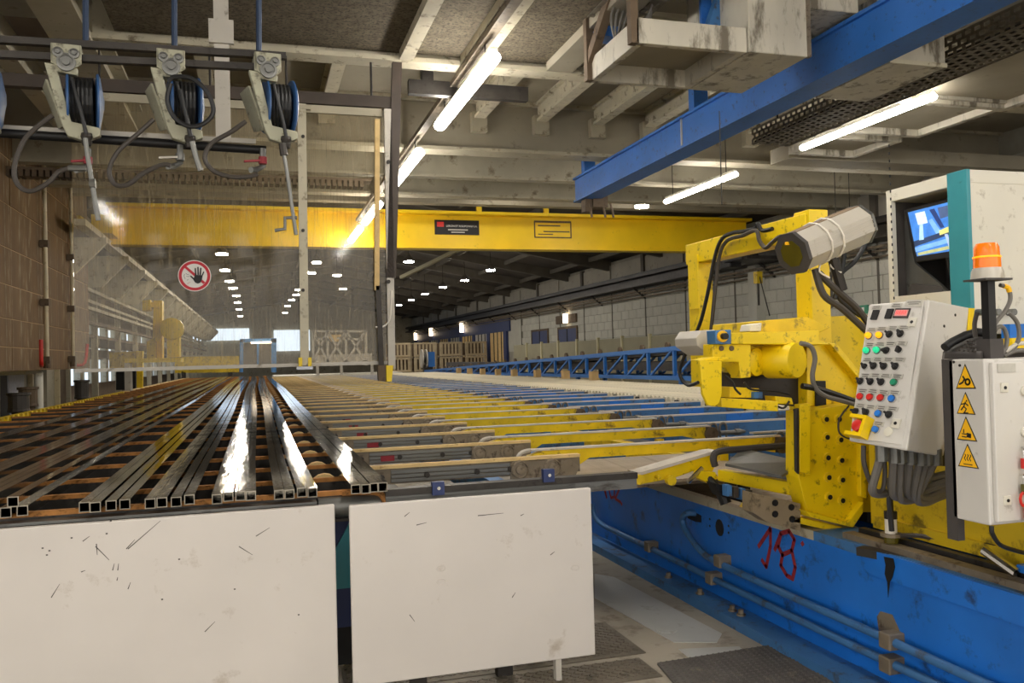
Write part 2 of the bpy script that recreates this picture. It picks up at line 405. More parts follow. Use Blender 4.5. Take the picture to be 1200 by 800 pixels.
MB().box((1.85, 9.4, 4.78), (1.98, 9.5, 5.1)).build('short_channel', 'dark', ceil)
mb = MB()
for k in range(60): mb.box((-3.6 + k*.09, 14.2, 4.52), (-3.54 + k*.09, 14.45, 4.62))
mb.box((-3.7, 14.2, 4.62), (1.9, 14.5, 4.66)).build('corrugated_strip', 'rusty2', ceil)
# gabled hall roof beyond
RX, RZ, EZ = 4.2, 7.0, 5.25
roofL = MB().prism([(-6.6, 18.9, EZ), (RX, 18.9, RZ), (RX, 18.9, RZ + .15), (-6.6, 18.9, EZ + .15)], (0, 58, 0)).build('roof_slope', 'roof', ceil)
roofR = MB().prism([(XW + .4, 18.9, EZ), (RX, 18.9, RZ), (RX, 18.9, RZ + .15), (XW + .4, 18.9, EZ + .15)], (0, 58, 0)).build('roof_slope', 'roof', ceil)
for k in range(11):
    y = 22 + k*4.6
    MB().bar((-6.4, y, EZ - .12), (RX, y, RZ - .15), .22, .42).build('rafter', 'roofbeam', ceil)
    MB().bar((XW, y, EZ - .12), (RX, y, RZ - .15), .22, .42).build('rafter', 'roofbeam', ceil)
for sx in (-1, 1):
    for k in range(1, 5):
        x = RX + sx*k*2.1; z = RZ - k*2.1*(RZ - EZ)/(9.6 if sx > 0 else 10.8) - .1
        MB().box((x - .05, 19, z - .12), (x + .05, 76, z + .05)).build('purlin', 'roofbeam', ceil)
MB().bar(at(470, 325, Y=26), at(540, 291, Y=23), .1, .1).build('green_pipe', 'fence', ceil, label='thin greenish diagonal pipe')

# ================================================================== LIGHTS THE HALL HAS
def batten(x, y0, y1, z, label, rail=0, w=.11):
    t = thing('ceiling_batten_light', label, 'lamp', (x, (y0 + y1)/2, z), None)
    MB().box((x - w*.32, y0 + .02, z + .055), (x + w*.32, y1 - .02, z + .1)).build('housing', 'greywhite', t)
    MB().prism([(x + w*.5*math.cos(a), y0 + .012, z + .02 + w*.4*math.sin(a)) for a in [k*math.pi/5 for k in range(10)]], (0, y1 - y0 - .024, 0)).build('diffuser', 'lamp', t)
    for yy in (y0, y1 - .012): MB().prism([(x + w*.36*math.cos(a), yy, z + .02 + w*.3*math.sin(a)) for a in [k*math.pi/5 for k in range(10)]], (0, .012, 0)).build('end_cap', 'lamp', t)
    for yy in (y0 + .3, y1 - .3): MB().tube([(x, yy, z + .1), (x, yy, 5.3 if rail == 0 else z + .26)], .008, 6).build('hanger', 'dark', t)
    return t
rail = thing('lamp_rail', 'brownish conduit rail that carries the left row of batten lamps', 'rail', (2.22, 12, 4.74))
MB().box((2.17, 4.0, 4.72), (2.27, 19, 4.78)).build('channel', 'greybrown', rail)
for y in (9.05, 12.8, 16.6): MB().box((2.19, y - .02, 4.78), (2.25, y + .02, 4.85)).build('rail_clip', 'dark', rail)
for y0, y1, l in ((7.75, 10.25, 'long white batten light nearest the front in the left row, under the brown rail'),
                  (11.6, 13.95, 'white batten light second in the left row, passing behind the dark hanging post'),
                  (15.6, 17.8, 'white batten light third in the left row, seen through the scratched plastic sheet'),
                  (18.6, 21, 'white batten light farthest in the left row, close above the yellow crane')):
    batten(2.22, y0, y1, 4.48, l, 1, .15)
for y0, y1, l in ((7.95, 10.45, 'long white batten light beside the perforated cable tray, upper right'),
                  (12.2, 14.7, 'white batten light hung on wires right of the end of the blue overhead beam')):
    batten(7.55, y0, y1, 4.5, l, 0, .1)
batten(10.6, 13.0, 14.0, 4.05, 'short batten light glimpsed left of the monitor cabinet', 0, .1)
NTH = ['nearest', 'second', 'third', 'fourth', 'fifth', 'sixth', 'seventh', 'eighth', 'ninth', 'tenth']
# the same two rows, plus an unseen left row, over and behind the camera
for k, (x, y0) in enumerate(((2.22, 3.2), (2.22, -1.4), (2.22, -5.6), (7.55, .4), (7.55, -3.0), (-2.6, -1.0), (-2.6, -4.4))):
    batten(x, y0, y0 + 2.45, 4.5, 'white batten light over the front aisle, outside the picture, %s of seven' % NTH[k].replace('nearest', 'first'), 0, .15)['group'] = 'battens over the aisle'
def pendant(p, label, group, r=.2):
    t = thing('pendant_lamp', label, 'lamp', p, group)
    MB().lathe([(.05, .26), (.07, .2), (r, .06), (r, .0)], p, (0, 0, 1), 12).build('shade', 'roofbeam', t)
    MB().lathe([(r*.92, -.04), (r*.92, .0)], p, (0, 0, 1), 12).build('lens', 'pend', t)
    MB().tube([p + Vector((0, 0, .26)), p + Vector((0, 0, 1.0))], .012, 5).build('cord', 'dark', t)
NTH = ['nearest', 'second', 'third', 'fourth', 'fifth', 'sixth', 'seventh', 'eighth', 'ninth', 'tenth']
for k, (x, y) in enumerate(((508, 288), (479, 306), (575, 316), (544.5, 328), (519, 336), (498, 344), (482, 351), (467.5, 357))):
    p = at(x, y, Z=5.0); pendant(p, 'pendant lamp under the dark roof right of the hanging post, %s from the top' % NTH[k].replace('nearest', 'first'), 'pendant lamps right of the post', .18)
for k, (x, y) in enumerate(((598, 224), (752, 241))):
    p = at(x, y, Z=5.05); p = at(x, y, Y=17.6); pendant(p, ('round white lamp above the yellow crane, left of the blue beam end', 'round white lamp above the yellow crane, below the blue beam end')[k], 'lamps above the crane', .17)
for k, (x, y) in enumerate(((260, 297), (263.5, 316), (269, 329), (273, 337), (277, 346), (278.5, 354), (280, 362), (281.5, 370))):
    pendant(at(x, y, Z=5.0), 'pendant lamp in the row beside the round sign, %s of the row' % NTH[k].replace('nearest', 'topmost'), 'left row of pendant lamps', .19)
for k, (x, y) in enumerate(((383, 288), (371, 307), (364.5, 319), (350, 339), (347, 345), (342, 351), (337, 358), (334, 366), (395, 322), (402, 338))):
    pendant(at(x, y, Z=5.0), 'pendant lamp seen through the plastic sheet near the slim post, %s there' % NTH[k].replace('nearest', 'topmost'), 'middle pendant lamps', .17)
# ================================================================== RUN-OUT TABLE (left)
ROWS = [4.37, 4.88, 5.49, 6.2, 7.0, 7.95] + [8.95 + 1.04*k for k in range(34)]
table = thing('runout_table', 'long run-out table of brown felted cross bars carrying the aluminium profiles', 'conveyor', (-1.3, 4.2, 0))
felt_me = MB().box((-1.9, -.02, -.022), (1.84, .02, 0)).mesh('felt_bar', W['felt'])
bar_me = MB().box((-1.9, -.018, -.15), (1.84, .018, -.022)).box((-1.9, -.04, -.15), (1.84, .04, -.135)).mesh('support_bar', W['dark'])
pul_me = MB().cyl((0, -.03, 0), (0, .03, 0), .085, 16).cyl((0, -.045, 0), (0, .045, 0), .03, 10).mesh('pulley', W['belt'])
low_me = MB().box((-1.9, -.03, 0), (1.84, .03, .05)).mesh('lower_bar', W['greyal'])
roll_me = MB().cyl((-1.85, 0, 0), (1.8, 0, 0), .045, 10).mesh('roller', W['aludark'])
for k, y in enumerate(ROWS):
    b = piece('support_bar', bar_me, (-1.3, y, 1.0), table)
    piece('felt_bar', felt_me, (-1.3, y, 1.0), b)
    if 0 < k < 26: piece('pulley', pul_me, (.36, y + .1, .925), table)
    if k < 16:
        for j in range(3):
            piece('lower_bar', low_me, (-1.3, y + .12 + j*.13, .80 + .012*j), table)
        if k < 8: piece('roller', roll_me, (-1.3, y + .26, .9), table)
MB().box((-2.6, 4.28, .86), (.27, 4.34, .965)).build('front_beam', 'dark', table)
MB().box((-2.6, 4.262, .955), (.27, 4.40, .968)).build('front_ledge', 'greyal', table)
for x in (-3.1, -1.4, .3):
    MB().box((x - .05, 4.4, .66), (x + .05, 44, .8)).build('long_beam', 'dark', table)
for y in (5, 9, 13, 17, 22, 28, 34, 40):
    for x in (-3.1, -1.4, .3): MB().box((x - .05, y - .05, 0), (x + .05, y + .05, .7)).build('leg', 'dark', table)
MB().box((.25, 4.42, .3), (.44, 4.52, .9)).build('blue_leg', 'blue_dark', table, label='dark blue leg showing in the gap between the white panels')
MB().prism([(.25, 4.40, .5), (.45, 4.40, .85), (.45, 4.40, .5)], (0, .02, 0)).build('gusset', 'teal', table)
MB().cyl((.28, 4.33, .925), (.585, 4.33, .925), .05, 16).build('end_roller', 'greyal', table, smooth=True)
MB().tube([(.4, 4.35, .99), (.56, 4.32, .985), (.6, 4.27, .96), (.612, 4.2, .9)], .018, 6, 4).build('felt_strap', 'felt', table)
MB().box((.15, 4.6, .05), (.5, 4.75, .32)).build('gear_box', 'dark2', table)
MB().box((.1, 5.4, .34), (.6, 5.46, .6)).build('back_plate', 'tan', table)
rail = thing('side_rail', 'yellow notched guide rail along the left edge of the run-out table', 'rail', (-3.3, 4, .9))
MB().box((-3.37, 3, .93), (-3.24, 24, 1.0)).build('rail_body', 'yellow2', rail)
MB().box((-3.37, 24, .93), (-3.24, 46, 1.0)).build('rail_body', 'belt', rail, label='pale far length of the rail')
tooth = MB().box((-.02, -.05, -.09), (.03, .05, .035)).mesh('notch_block', W['yellow2'])
for k in range(60): piece('notch_block', tooth, (-3.23, 8 + k*.26, .98), rail)
for k in range(12): MB().box((-3.36, 5 + k*3, 0), (-3.28, 5.1 + k*3, .93)).build('post', 'dark', rail)

# ------------------------------------------------------------------ aluminium tubes
def tube_bundle(xs, name_pos, material, s=.046, y0=4.22, y1=42, wob=.02, layer=(), glabel=None):
    seg = 9; ph = random.random()*6
    mates = []
    for i, x in enumerate(xs):
        z0 = 1.001 + (s if i in layer else 0); t = .0045; mb = MB(); ys = y0 + random.uniform(-.03, .03)
        rings = []
        for k in range(seg + 1):
            y = ys + (y1 - ys)*(k/seg)**1.5
            dx = wob*math.sin(ph + k*1.35)*(k/seg)*2.0 + x*(-.0)
            c = x + dx
            rings.append([(c - s/2, y, z0), (c + s/2, y, z0), (c + s/2, y, z0 + s), (c - s/2, y, z0 + s)])
        vs_ = [p for r in rings for p in r]
        fs_ = [(4*k + j, 4*k + (j + 1) % 4, 4*k + 4 + (j + 1) % 4, 4*k + 4 + j) for k in range(seg) for j in range(4)]
        # hollow front end
        b0 = len(vs_); r = rings[0]
        inn = [(r[0][0] + t, ys, z0 + t), (r[1][0] - t, ys, z0 + t), (r[1][0] - t, ys, z0 + s - t), (r[0][0] + t, ys, z0 + s - t)]
        vs_ += inn + [(p[0], ys + .5, p[2]) for p in inn]
        fs_ += [(j, (j + 1) % 4, b0 + (j + 1) % 4, b0 + j) for j in range(4)]
        fs_ += [(b0 + j, b0 + (j + 1) % 4, b0 + 4 + (j + 1) % 4, b0 + 4 + j) for j in range(4)] + [(b0 + 4, b0 + 5, b0 + 6, b0 + 7)]
        fs_ += [tuple(4*seg + j for j in range(4))]
        mb.add(vs_, fs_)
        o = ['left', 'second from the left', 'third from the left', 'right']
        if len(xs) == 3: o = ['left', 'middle', 'right']
        if i in layer: pos = 'the one lying on top'
        elif layer: pos = ('lower left one', 'lower right one')[i]
        else: pos = o[i] + ' tube'
        mb.build('aluminium_profile', material, None, label='aluminium profile, %s of the %s' % (pos, name_pos), cat='profile', group='aluminium profiles on the run-out table')
tube_bundle((-1.06, -1.0, -1.03), 'stacked trio at the front left corner', 'alu', layer=(2,))
tube_bundle((-.748, -.70, -.638, -.582), 'bundle second from the left', 'alu')
tube_bundle((-.472, -.424, -.362, -.308), 'bundle third from the left', 'alu')
tube_bundle((-.185, -.137, -.083, -.035), 'fourth bundle at the table front', 'alu')
tube_bundle((.092, .14, .198, .246), 'bundle second from the right', 'alu')
tube_bundle((.452, .5, .54, .585), 'bundle farthest right', 'alu')
for (y, nm) in ((572, 'dull bundle next to the stacked trio'), (550, 'second dull bundle left of the stacked trio'), (530, 'third dull bundle left of the stacked trio'), (513, 'dull bundle nearest the yellow side rail')):
    x = at(0, y, Z=1.03).x
    tube_bundle((x - .05, x, x + .05), nm, 'aludark', s=.047, y0=4.2)

# ------------------------------------------------------------------ white guard panels in front
pan = thing('guard_panel', 'wide white scratched guard panel in front of the aluminium profiles, left', 'panel', (-.95, 4.2, .08))
MB().box((-2.3, 4.17, .06), (.347, 4.205, .962)).build('sheet', 'white', pan, bevel=.006)
mb = MB()
def scratch(mb, x0, z0, x1, z1, y, w=.0022):
    d = Vector((x1 - x0, 0, z1 - z0)); n = Vector((-d.z, 0, d.x)).normalized()*w
    a, b = Vector((x0, y, z0)), Vector((x1, y, z1)); mb.prism([a - n, b - n*.4, b + n*.4, a + n], (0, -.0012, 0))
for px0, py0, px1, py1 in ((150, 643, 188, 610), (148, 643, 158, 632), (113, 637, 114, 650), (112, 640, 128, 656), (132, 668, 134, 660), (138, 668, 139, 660), (137, 680, 138, 676), (97, 634, 105, 628), (300, 628, 316, 618), (150, 690, 153, 682), (60, 700, 70, 684), (240, 740, 252, 728), (95, 670, 100, 668), (280, 640, 296, 650)):
    a, b = at(px0, py0, Y=4.17), at(px1, py1, Y=4.17); scratch(mb, a.x, a.z, b.x, b.z, 4.17)
for px0, py0 in ((50, 642), (55, 650), (58, 645), (125, 625), (130, 610), (84, 630), (190, 702), (275, 690), (350, 720), (210, 655)):
    a = at(px0, py0, Y=4.17); mb.cbox((a.x, 4.169, a.z), (.008, .002, .006))
mb.build('scratch_marks', 'tagtext', pan, label='dark scratches and chips', kind='stuff')
MB().box((-2.3, 4.21, .90), (.34, 4.25, .95)).build('mounting_rail', 'dark', pan)
pan = thing('guard_panel', 'white dented guard panel in front of the grey beam, right of the gap', 'panel', (1.03, 4.12, .1))
MB().box((.408, 4.09, .115), (1.632, 4.125, .965)).build('sheet', 'white', pan, bevel=.006)
mb = MB()
for px0, py0, px1, py1 in ((610, 604, 614, 602), (474, 605, 480, 600), (488, 615, 500, 612), (645, 650, 650, 646), (560, 604, 590, 601), (480, 720, 486, 728), (600, 700, 604, 694)):
    a, b = at(px0, py0, Y=4.09), at(px1, py1, Y=4.09); scratch(mb, a.x, a.z, b.x, b.z, 4.09)
mb.build('scratch_marks', 'tagtext', pan, label='small dark scratches', kind='stuff')
mb = MB()
for px0, py0 in ((517, 666), (517, 681), (674, 665)):
    a = at(px0, py0, Y=4.09); mb.tube([a + Vector((.022*math.cos(t*.785), -.001, .014*math.sin(t*.785))) for t in range(8)], .0025, 5, closed=True)
mb.build('dent', 'white', pan, label='pressed dent')
MB().box((1.42, 4.1, .005), (1.45, 4.14, .12)).build('foot', 'greywhite', pan)
MB().box((.5, 4.1, .005), (.53, 4.14, .12)).build('foot', 'greywhite', pan)

# ================================================================== TRANSFER CONVEYORS (middle)
fb = thing('front_beam', 'grey grooved aluminium beam above the right white panel, with blue clamps', 'beam', (1.28, 4.25, .9))
MB().box((.60, 4.22, .975), (1.955, 4.29, 1.008)).build('top_cap', 'dark', fb)
MB().box((.60, 4.235, .92), (1.955, 4.285, .975)).build('grooved_body', 'greyal', fb)
for z in (.925, .945, .963): MB().box((.60, 4.228, z), (1.6, 4.236, z + .008)).build('groove_lip', 'greyal', fb)
for px_, py_ in ((513, 571), (642, 556)):
    p = at(px_, py_, Y=4.22); MB().box((p.x - .03, 4.2, p.z - .036), (p.x + .03, 4.236, p.z + .03)).build('clamp', 'blue_dark', fb, label='dark blue clamp')
    MB().cyl((p.x, 4.19, p.z), (p.x, 4.2, p.z), .009, 8).build('bolt', 'chrome', fb)
for x in (.75, 1.2): MB().box((x - .04, 4.26, 0), (x + .04, 4.32, .925)).build('leg', 'dark', fb)

tc = thing('transfer_conveyor', 'row of greasy grey transfer arms with tan belts right of the aluminium profiles', 'conveyor', (1.3, 5, 0))
side_me = MB().box((-.68, -.02, -.115), (.72, .02, -.02))
strip_me = MB().box((-.52, -.034, -.052), (.28, -.018, -.03)).box((-.52, -.034, -.078), (.28, -.018, -.058)).box((-.52, -.034, -.104), (.28, -.018, -.084)).mesh('grooved_strip', W['greyal'])
side_me = MB().box((-.68, -.02, -.115), (.72, .02, -.02)).mesh('arm', W['greybrown'])
belt_me = MB().box((-.68, -.028, -.02), (.72, .028, 0)).mesh('belt', W['belt'])
gear_me = MB().lathe([(.058, .09), (.058, -.012), (.05, -.016), (.047, -.008), (.03, -.008), (.028, -.02), (.012, -.022)], (0, -.045, 0), (0, 1, 0), 18).mesh('pulley', W['greybrown'])
plate_me = MB().prism([(-.2, 0, -.075), (-.2, 0, .035), (.2, 0, .035), (.27, 0, -.02), (.24, 0, -.075)], (0, .02, 0)).mesh('end_plate', W['greybrown'])
bolt_me = MB().cyl((0, -.018, 0), (0, 0, 0), .018, 8).mesh('bolt', W['dark'])
mark_me = MB().box((-.05, -.006, -.02), (.05, 0, .02)).mesh('red_mark', W['redpaint'])
for k in range(34):
    y = 5.27 + 1.04*k
    a = piece('arm', side_me, (1.3, y, 1.0), tc)
    piece('belt', belt_me, (1.3, y, 1.0), a)
    if k < 16: piece('grooved_strip', strip_me, (1.3, y, 1.0), a)
    if k < 14:
        piece('end_plate', plate_me, (1.74, y - .045, .94), a)
        for dx in (.3, .52): piece('pulley', gear_me, (1.3 + dx, y, .925), a)
        for dx in (-.58, -.3, .02, .24): piece('bolt', bolt_me, (1.3 + dx, y - .03, .93), a)
        if 0 < k < 9: piece('red_mark', mark_me, (1.3 - .42 + .03*k, y - .034, .925), a)
for x, m_ in ((.8, 'dark'), (1.5, 'blue2')):
    MB().box((x - .05, 5.0, .68), (x + .05, 40, .84)).build('long_beam', m_, tc)
for k in range(9):
    MB().box((.75, 5.5 + k*4, 0), (.85, 5.6 + k*4, .68)).build('leg', 'dark', tc)
    MB().box((1.2, 6 + k*2.08, .84), (1.5, 6.05 + k*2.08, .9)).build('yellow_bracket', 'yellow2', tc)

yc = thing('walking_beam_conveyor', 'row of yellow walking beam arms with pale belts between the grey and blue arms', 'conveyor', (2.75, 5.6, 0))
yarm = MB().prism([(-1.0, -.03, -.045), (-.9, -.03, -.015), (-.3, -.03, -.012), (.95, -.03, -.012), (.95, -.03, -.13), (.72, -.03, -.08), (-.55, -.03, -.08), (-.62, -.03, -.12), (-.9, -.03, -.095)], (0, .06, 0)).mesh('arm', W['yellow2'])
ybelt = MB().box((-.98, -.036, -.012), (1.0, .036, 0)).tube([(-.98, 0, -.008), (-1.04, 0, -.02), (-1.07, 0, -.06), (-1.04, 0, -.1), (-.98, 0, -.115)], .016, 6, 3).mesh('belt', W['beltw'])
ydrum = MB().cyl((.0, -.06, 0), (0, .06, 0), .062, 14).mesh('drum', W['rusty2'])
yend = MB().cyl((.05, 0, 0), (.2, 0, 0), .02, 8).lathe([(.03, 0), (.03, .04), (.012, .1)], (.2, 0, 0), (1, 0, 0), 8).mesh('spindle', W['greyal'])
ypost = MB().box((-.03, -.03, -.3), (.03, .03, -.09)).mesh('post', W['yellow2'])
for k in range(33):
    y = 5.63 + 1.04*k
    a = piece('arm', yarm, (2.78, y, 1.005), yc)
    piece('belt', ybelt, (2.78, y, 1.005), a)
    if k < 20:
        piece('drum', ydrum, (3.78, y, .93), a)
        if k < 10:
            piece('spindle', yend, (3.84, y, .93), a)
            piece('post', ypost, (3.3, y, 1.0), a)
for x, m_ in ((2.25, 'blue2'), (3.3, 'yellow2')):
    MB().box((x - .06, 6.1, .70), (x + .06, 40, .82)).build('long_beam', m_, yc)
for k in range(12): MB().box((1.9, 6.2 + 1.04*k, .70), (3.7, 6.32 + 1.04*k, .80)).build('cross_beam', 'blue2', yc)
for k in range(8): MB().box((3.25, 10 + k*4, 0), (3.35, 10.1 + k*4, .70)).build('leg', 'blue2', yc)

bc = thing('blue_arm_conveyor', 'row of dusty blue conveyor arms between the yellow arms and the cream roller bed', 'conveyor', (4.6, 6, 0))
barm = MB().box((-.8, -.035, -.13), (.85, .035, -.014)).prism([(-.8, -.035, -.014), (-1.0, -.035, -.014), (-1.0, -.035, -.05), (-.8, -.035, -.13)], (0, .07, 0)).mesh('arm', W['blue2'])
bbelt = MB().box((-1.0, -.03, -.014), (.85, .03, 0)).mesh('belt', W['beltw'])
bloop = MB().tube([(-.03, 0, -.13), (-.035, 0, -.03), (0, 0, 0), (.035, 0, -.03), (.03, 0, -.13)], .011, 6, 3).mesh('hose_loop', W['hose'])
bplate = MB().box((-.16, -.045, -.1), (.16, -.035, .0)).mesh('cover_plate', W['blue'])
for k in range(32):
    y = 5.95 + 1.04*k
    a = piece('arm', barm, (4.75, y, 1.0), bc)
    piece('belt', bbelt, (4.75, y, 1.0), a)
    if k < 12:
        piece('hose_loop', bloop, (3.98, y - .05, .99), a); piece('hose_loop', bloop, (4.08, y - .05, .99), a)
        piece('cover_plate', bplate, (4.9, y, .985), a)
for x in (4.42, 5.3):
    MB().box((x - .06, 5.9, .6), (x + .06, 39, .8)).build('long_beam', 'blue2', bc)
    for k in range(8): MB().box((x - .05, 6 + k*4, 0), (x + .05, 6.1 + k*4, .6)).build('leg', 'blue2', bc)
for k in range(14): MB().box((4.5, 6.3 + 1.04*k, .86), (4.9, 6.36 + 1.04*k, .96)).build('yellow_link', 'yellow2', bc)

# cream roller bed, in depth direction
rb = thing('roller_bed', 'long bed of cream felt rollers beyond the blue arms', 'conveyor', (7, 6, 0))
rme = MB().cyl((-1.2, 0, 0), (1.2, 0, 0), .062, 10).mesh('roller', W['roller'])
cme = MB().cyl((-.05, 0, 0), (0, 0, 0), .03, 8).mesh('roller_cap', W['dark'])
for k in range(235):
    y = 6.2 + k*.145; x = 6.95
    r_ = piece('roller', rme, (x, y, .94), rb)
    if k % 3 == 0 and k < 120: piece('roller_cap', cme, (x - 1.2, y, .94), r_)
for x in (5.86, 8.05): MB().box((x - .06, 6, .78), (x + .06, 40.5, .9)).build('side_beam', 'cream2', rb)
for k in range(9):
    for x in (5.86, 8.05): MB().box((x - .05, 6.2 + k*4, 0), (x + .05, 6.3 + k*4, .78)).build('leg', 'dark', rb)
for k, (x, y) in enumerate(((695, 444), (662, 443), (629, 441.5), (602, 440), (583, 439), (565, 438), (550, 437), (537, 436.5))):
    p = at(x, y, X=8.05)
    o = MB().box((7.98, p.y - .1, .9), (8.16, p.y + .1, 1.22)).build('wooden_block', 'wood', None, label='wooden block on the far edge of the roller bed, %s from the right' % NTH[k].replace('nearest', 'first'), cat='block', group='wooden blocks by the blue truss')

# blue truss conveyor, rising towards the front
tr = thing('truss_conveyor', 'bright blue lattice truss conveyor along the right, behind the roller bed', 'conveyor', (8.9, 12, 0))
ztop = lambda y: 1.0 + (44 - y)*.0262
zb = lambda y: 1.02 + max(0, (30 - y))*.006
mb = None
for x in (8.45, 9.35):
    MB().bar((x, 9.5, ztop(9.5)), (x, 44, ztop(44)), .09, .09).build('top_chord', 'blue_truss', tr)
    MB().bar((x, 9.5, zb(9.5)), (x, 44, zb(44) - .08), .09, .09).build('bottom_chord', 'blue_truss', tr)
    y = 10.0; k = 0; xs_ = .0
    while y < 41:
        MB().bar((x, y, zb(y)), (x, y, ztop(y)), .07, .07).build('upright', 'blue_truss', tr)
        st = 1.25
        if k % 6 != 5 or True: MB().bar((x, y + .1, ztop(y) - .04), (x, y + st - .1, zb(y + st) + .04), .045, .045).build('diagonal', 'blue_truss', tr)
        y += st; k += 1
disc = MB().cyl((-.5, 0, 0), (.5, 0, 0), .05, 10).mesh('belt_roller', W['red'])
for k in range(26):
    y = 10 + 1.25*k; piece('belt_roller', MB().cyl((-.03, 0, 0), (.03, 0, 0), .09, 10).mesh('roller_end', W['rusty2']) if k == 0 else bpy.data.meshes['roller_end'], (8.45, y + .3, ztop(y + .3) + .06), tr)
MB().prism([(8.5, 9.5, ztop(9.5) - .12), (9.3, 9.5, ztop(9.5) - .12), (9.3, 9.5, ztop(9.5) - .06), (8.5, 9.5, ztop(9.5) - .06)], (0, 34.5, ztop(44) - ztop(9.5))).build('belt', 'beltdark', tr)
MB().prism([(8.6, 9.5, zb(9.5) + .1), (9.2, 9.5, zb(9.5) + .1), (9.2, 9.5, zb(9.5) + .3), (8.6, 9.5, zb(9.5) + .3)], (0, 30, 0)).build('return_belt', 'beltdark', tr)
for y in (11, 16, 22, 28, 34, 40):
    for x in (8.5, 9.3): MB().box((x - .05, y, 0), (x + .05, y + .1, zb(y))).build('leg', 'blue_truss', tr)
# brownish-green fence panels behind it
fe = thing('fence', 'olive panel fence with pale posts in front of the right wall', 'fence', (11.2, 20, 0))
zf = 2.18
for k in range(13):
    y = 11 + k*2.0
    for j in range(3): MB().box((11.18, y + .05, .3 + j*.62), (11.22, y + 1.95, .9 + j*.62)).build('panel', 'fence', fe)
    MB().box((11.13, y - .05, 0), (11.22, y + .05, zf + .03)).build('post', 'fencepost', fe)
# ================================================================== BLUE STRETCHER BED
XB, ZB = 2.85, .67
BX = 4.2
bed = thing('stretcher_bed', 'long blue steel machine bed with pipes along its foot and red painted numbers', 'machine bed', (3.5, 4, 0))
MB().box((XB, .8, .0), (XB + .06, 9.5, ZB - .0505)).build('side_plate', 'blue', bed)
MB().box((BX - .06, .8, 0), (BX, 9.5, ZB - .0505)).build('side_plate', 'blue', bed)
MB().box((XB, .8, ZB - .05), (XB + .28, 3.95, ZB)).build('top_flange', 'blue2', bed)
MB().box((XB, 3.95, ZB - .05), (XB + .28, 9.5, ZB)).build('top_flange', 'cream2', bed, label='pale worn top flange of the bed')
MB().box((XB + .7, .8, ZB - .05), (BX, 9.5, ZB)).build('top_flange', 'dark', bed)
MB().box((2.68, .8, .0), (XB, 9.5, .06)).build('foot_ledge', 'blue2', bed)
MB().box((XB + .03, .8, ZB), (XB + .1, 3.75, ZB + .03)).build('guide_rail', 'greybrown', bed)
MB().box((XB + .13, .8, ZB), (XB + .17, 3.75, ZB + .045)).build('guide_rail', 'dark', bed)
MB().box((XB - .02, .8, ZB - .12), (XB - .0005, 3.55, ZB - .002)).build('top_strip', 'blue', bed)
MB().box((XB, 4.6, ZB), (XB + .5, 9.0, ZB + .02)).build('top_sheet', 'slat', bed)
PX_ = XB - .05
pp = lambda x, y, X=PX_: at(x, y, X=X)
pa = pp(838, 658); pb = pp(1040, 748); pc = pp(1160, 800)
MB().tube([(PX_ + .07, at(815, 602, X=XB).y, at(815, 602, X=XB).z), pp(806, 601), pp(800, 607), pp(802, 618), pp(812, 634), pp(825, 649), pp(838, 657), pp(860, 668), pp(930, 700), pp(1000, 731), pp(1060, 758), pp(1130, 790), pp(1250, 844)], .021, 10, 4).build('pipe', 'blue2', bed, smooth=True, label='upper blue pipe that bends up into an oblong hole')
a0, a1 = pp(706, 618), pp(1120, 800)
MB().tube([pp(694, 590), pp(697, 605), pp(705, 614), pp(720, 622), pp(760, 641), pp(840, 680), pp(940, 728), pp(1040, 775), pp(1120, 812), pp(1250, 872)], .021, 10, 4).build('pipe', 'blue2', bed, smooth=True, label='lower blue pipe')
for x, y in ((762, 640), (835, 677), (845, 657), (1043, 750), (1043, 778)):
    p = pp(x, y); MB().cbox((p.x + .01, p.y, p.z), (.09, .075, .075)).build('pipe_clamp', 'greybrown', bed, bevel=.006)
for x, y in ((783, 660), (820, 684), (858, 703), (868, 706)):
    p = at(x, y, X=2.76); MB().cyl((2.76, p.y, .06), (2.76, p.y, .095), .017, 6).cyl((2.76, p.y, .06), (2.76, p.y, .07), .028, 12).build('anchor_bolt', 'greybrown', bed)
q = [at(x, y, X=XB - .001) for x, y in ((806, 598), (813, 599), (822, 604), (822, 612), (815, 611), (806, 607))]
MB().prism(q, (-.002, 0, 0)).build('oblong_hole', 'black', bed)
c = at(843.5, 618, X=XB); MB().prism([(XB - .003, c.y + .05*math.cos(t*.524), c.z + .055*math.sin(t*.524)) for t in range(12)], (.004, 0, 0)).build('round_hole', 'black', bed)
for x, y in ((832, 608), (832, 616), (854, 616), (854, 624)):
    c = at(x, y, X=XB); MB().cyl((XB - .003, c.y, c.z), (XB + .001, c.y, c.z), .008, 8).build('screw_hole', 'black', bed)
def strokes(lines, X, w, name, label, parent):
    mb = MB()
    for ln in lines:
        P = [at(x, y, X=X) for x, y in ln]
        for a, b in zip(P, P[1:]):
            d = (b - a); d.normalize(); e = Vector((0, -d.z, d.y))*w
            a2 = a - d*w*.5; b2 = b + d*w*.5
            mb.prism([a2 - e, b2 - e, b2 + e, a2 + e], (-.0015, 0, 0))
    return mb.build(name, 'redpaint', parent, label=label)
strokes([[(889, 640), (893, 634), (903, 619), (903, 640), (898, 664), (893, 656)], [(908, 644), (915, 625), (925, 622), (931, 632), (928, 645), (917, 650), (912, 640), (915, 625)],
         [(917, 650), (915, 662), (922, 674), (929, 678), (932, 664), (928, 645)], [(940, 636), (941, 638)]], XB - .001, .013, 'painted_number', 'red sprayed number 18', bed)
strokes([[(706, 566), (711, 583), (709, 572)], [(712, 566), (716, 583), (720, 582), (720, 568), (717, 563)], [(723, 565), (727, 570), (721, 584), (727, 588), (729, 591)]], XB - .001, .012, 'painted_number', 'red painted number 102', bed)
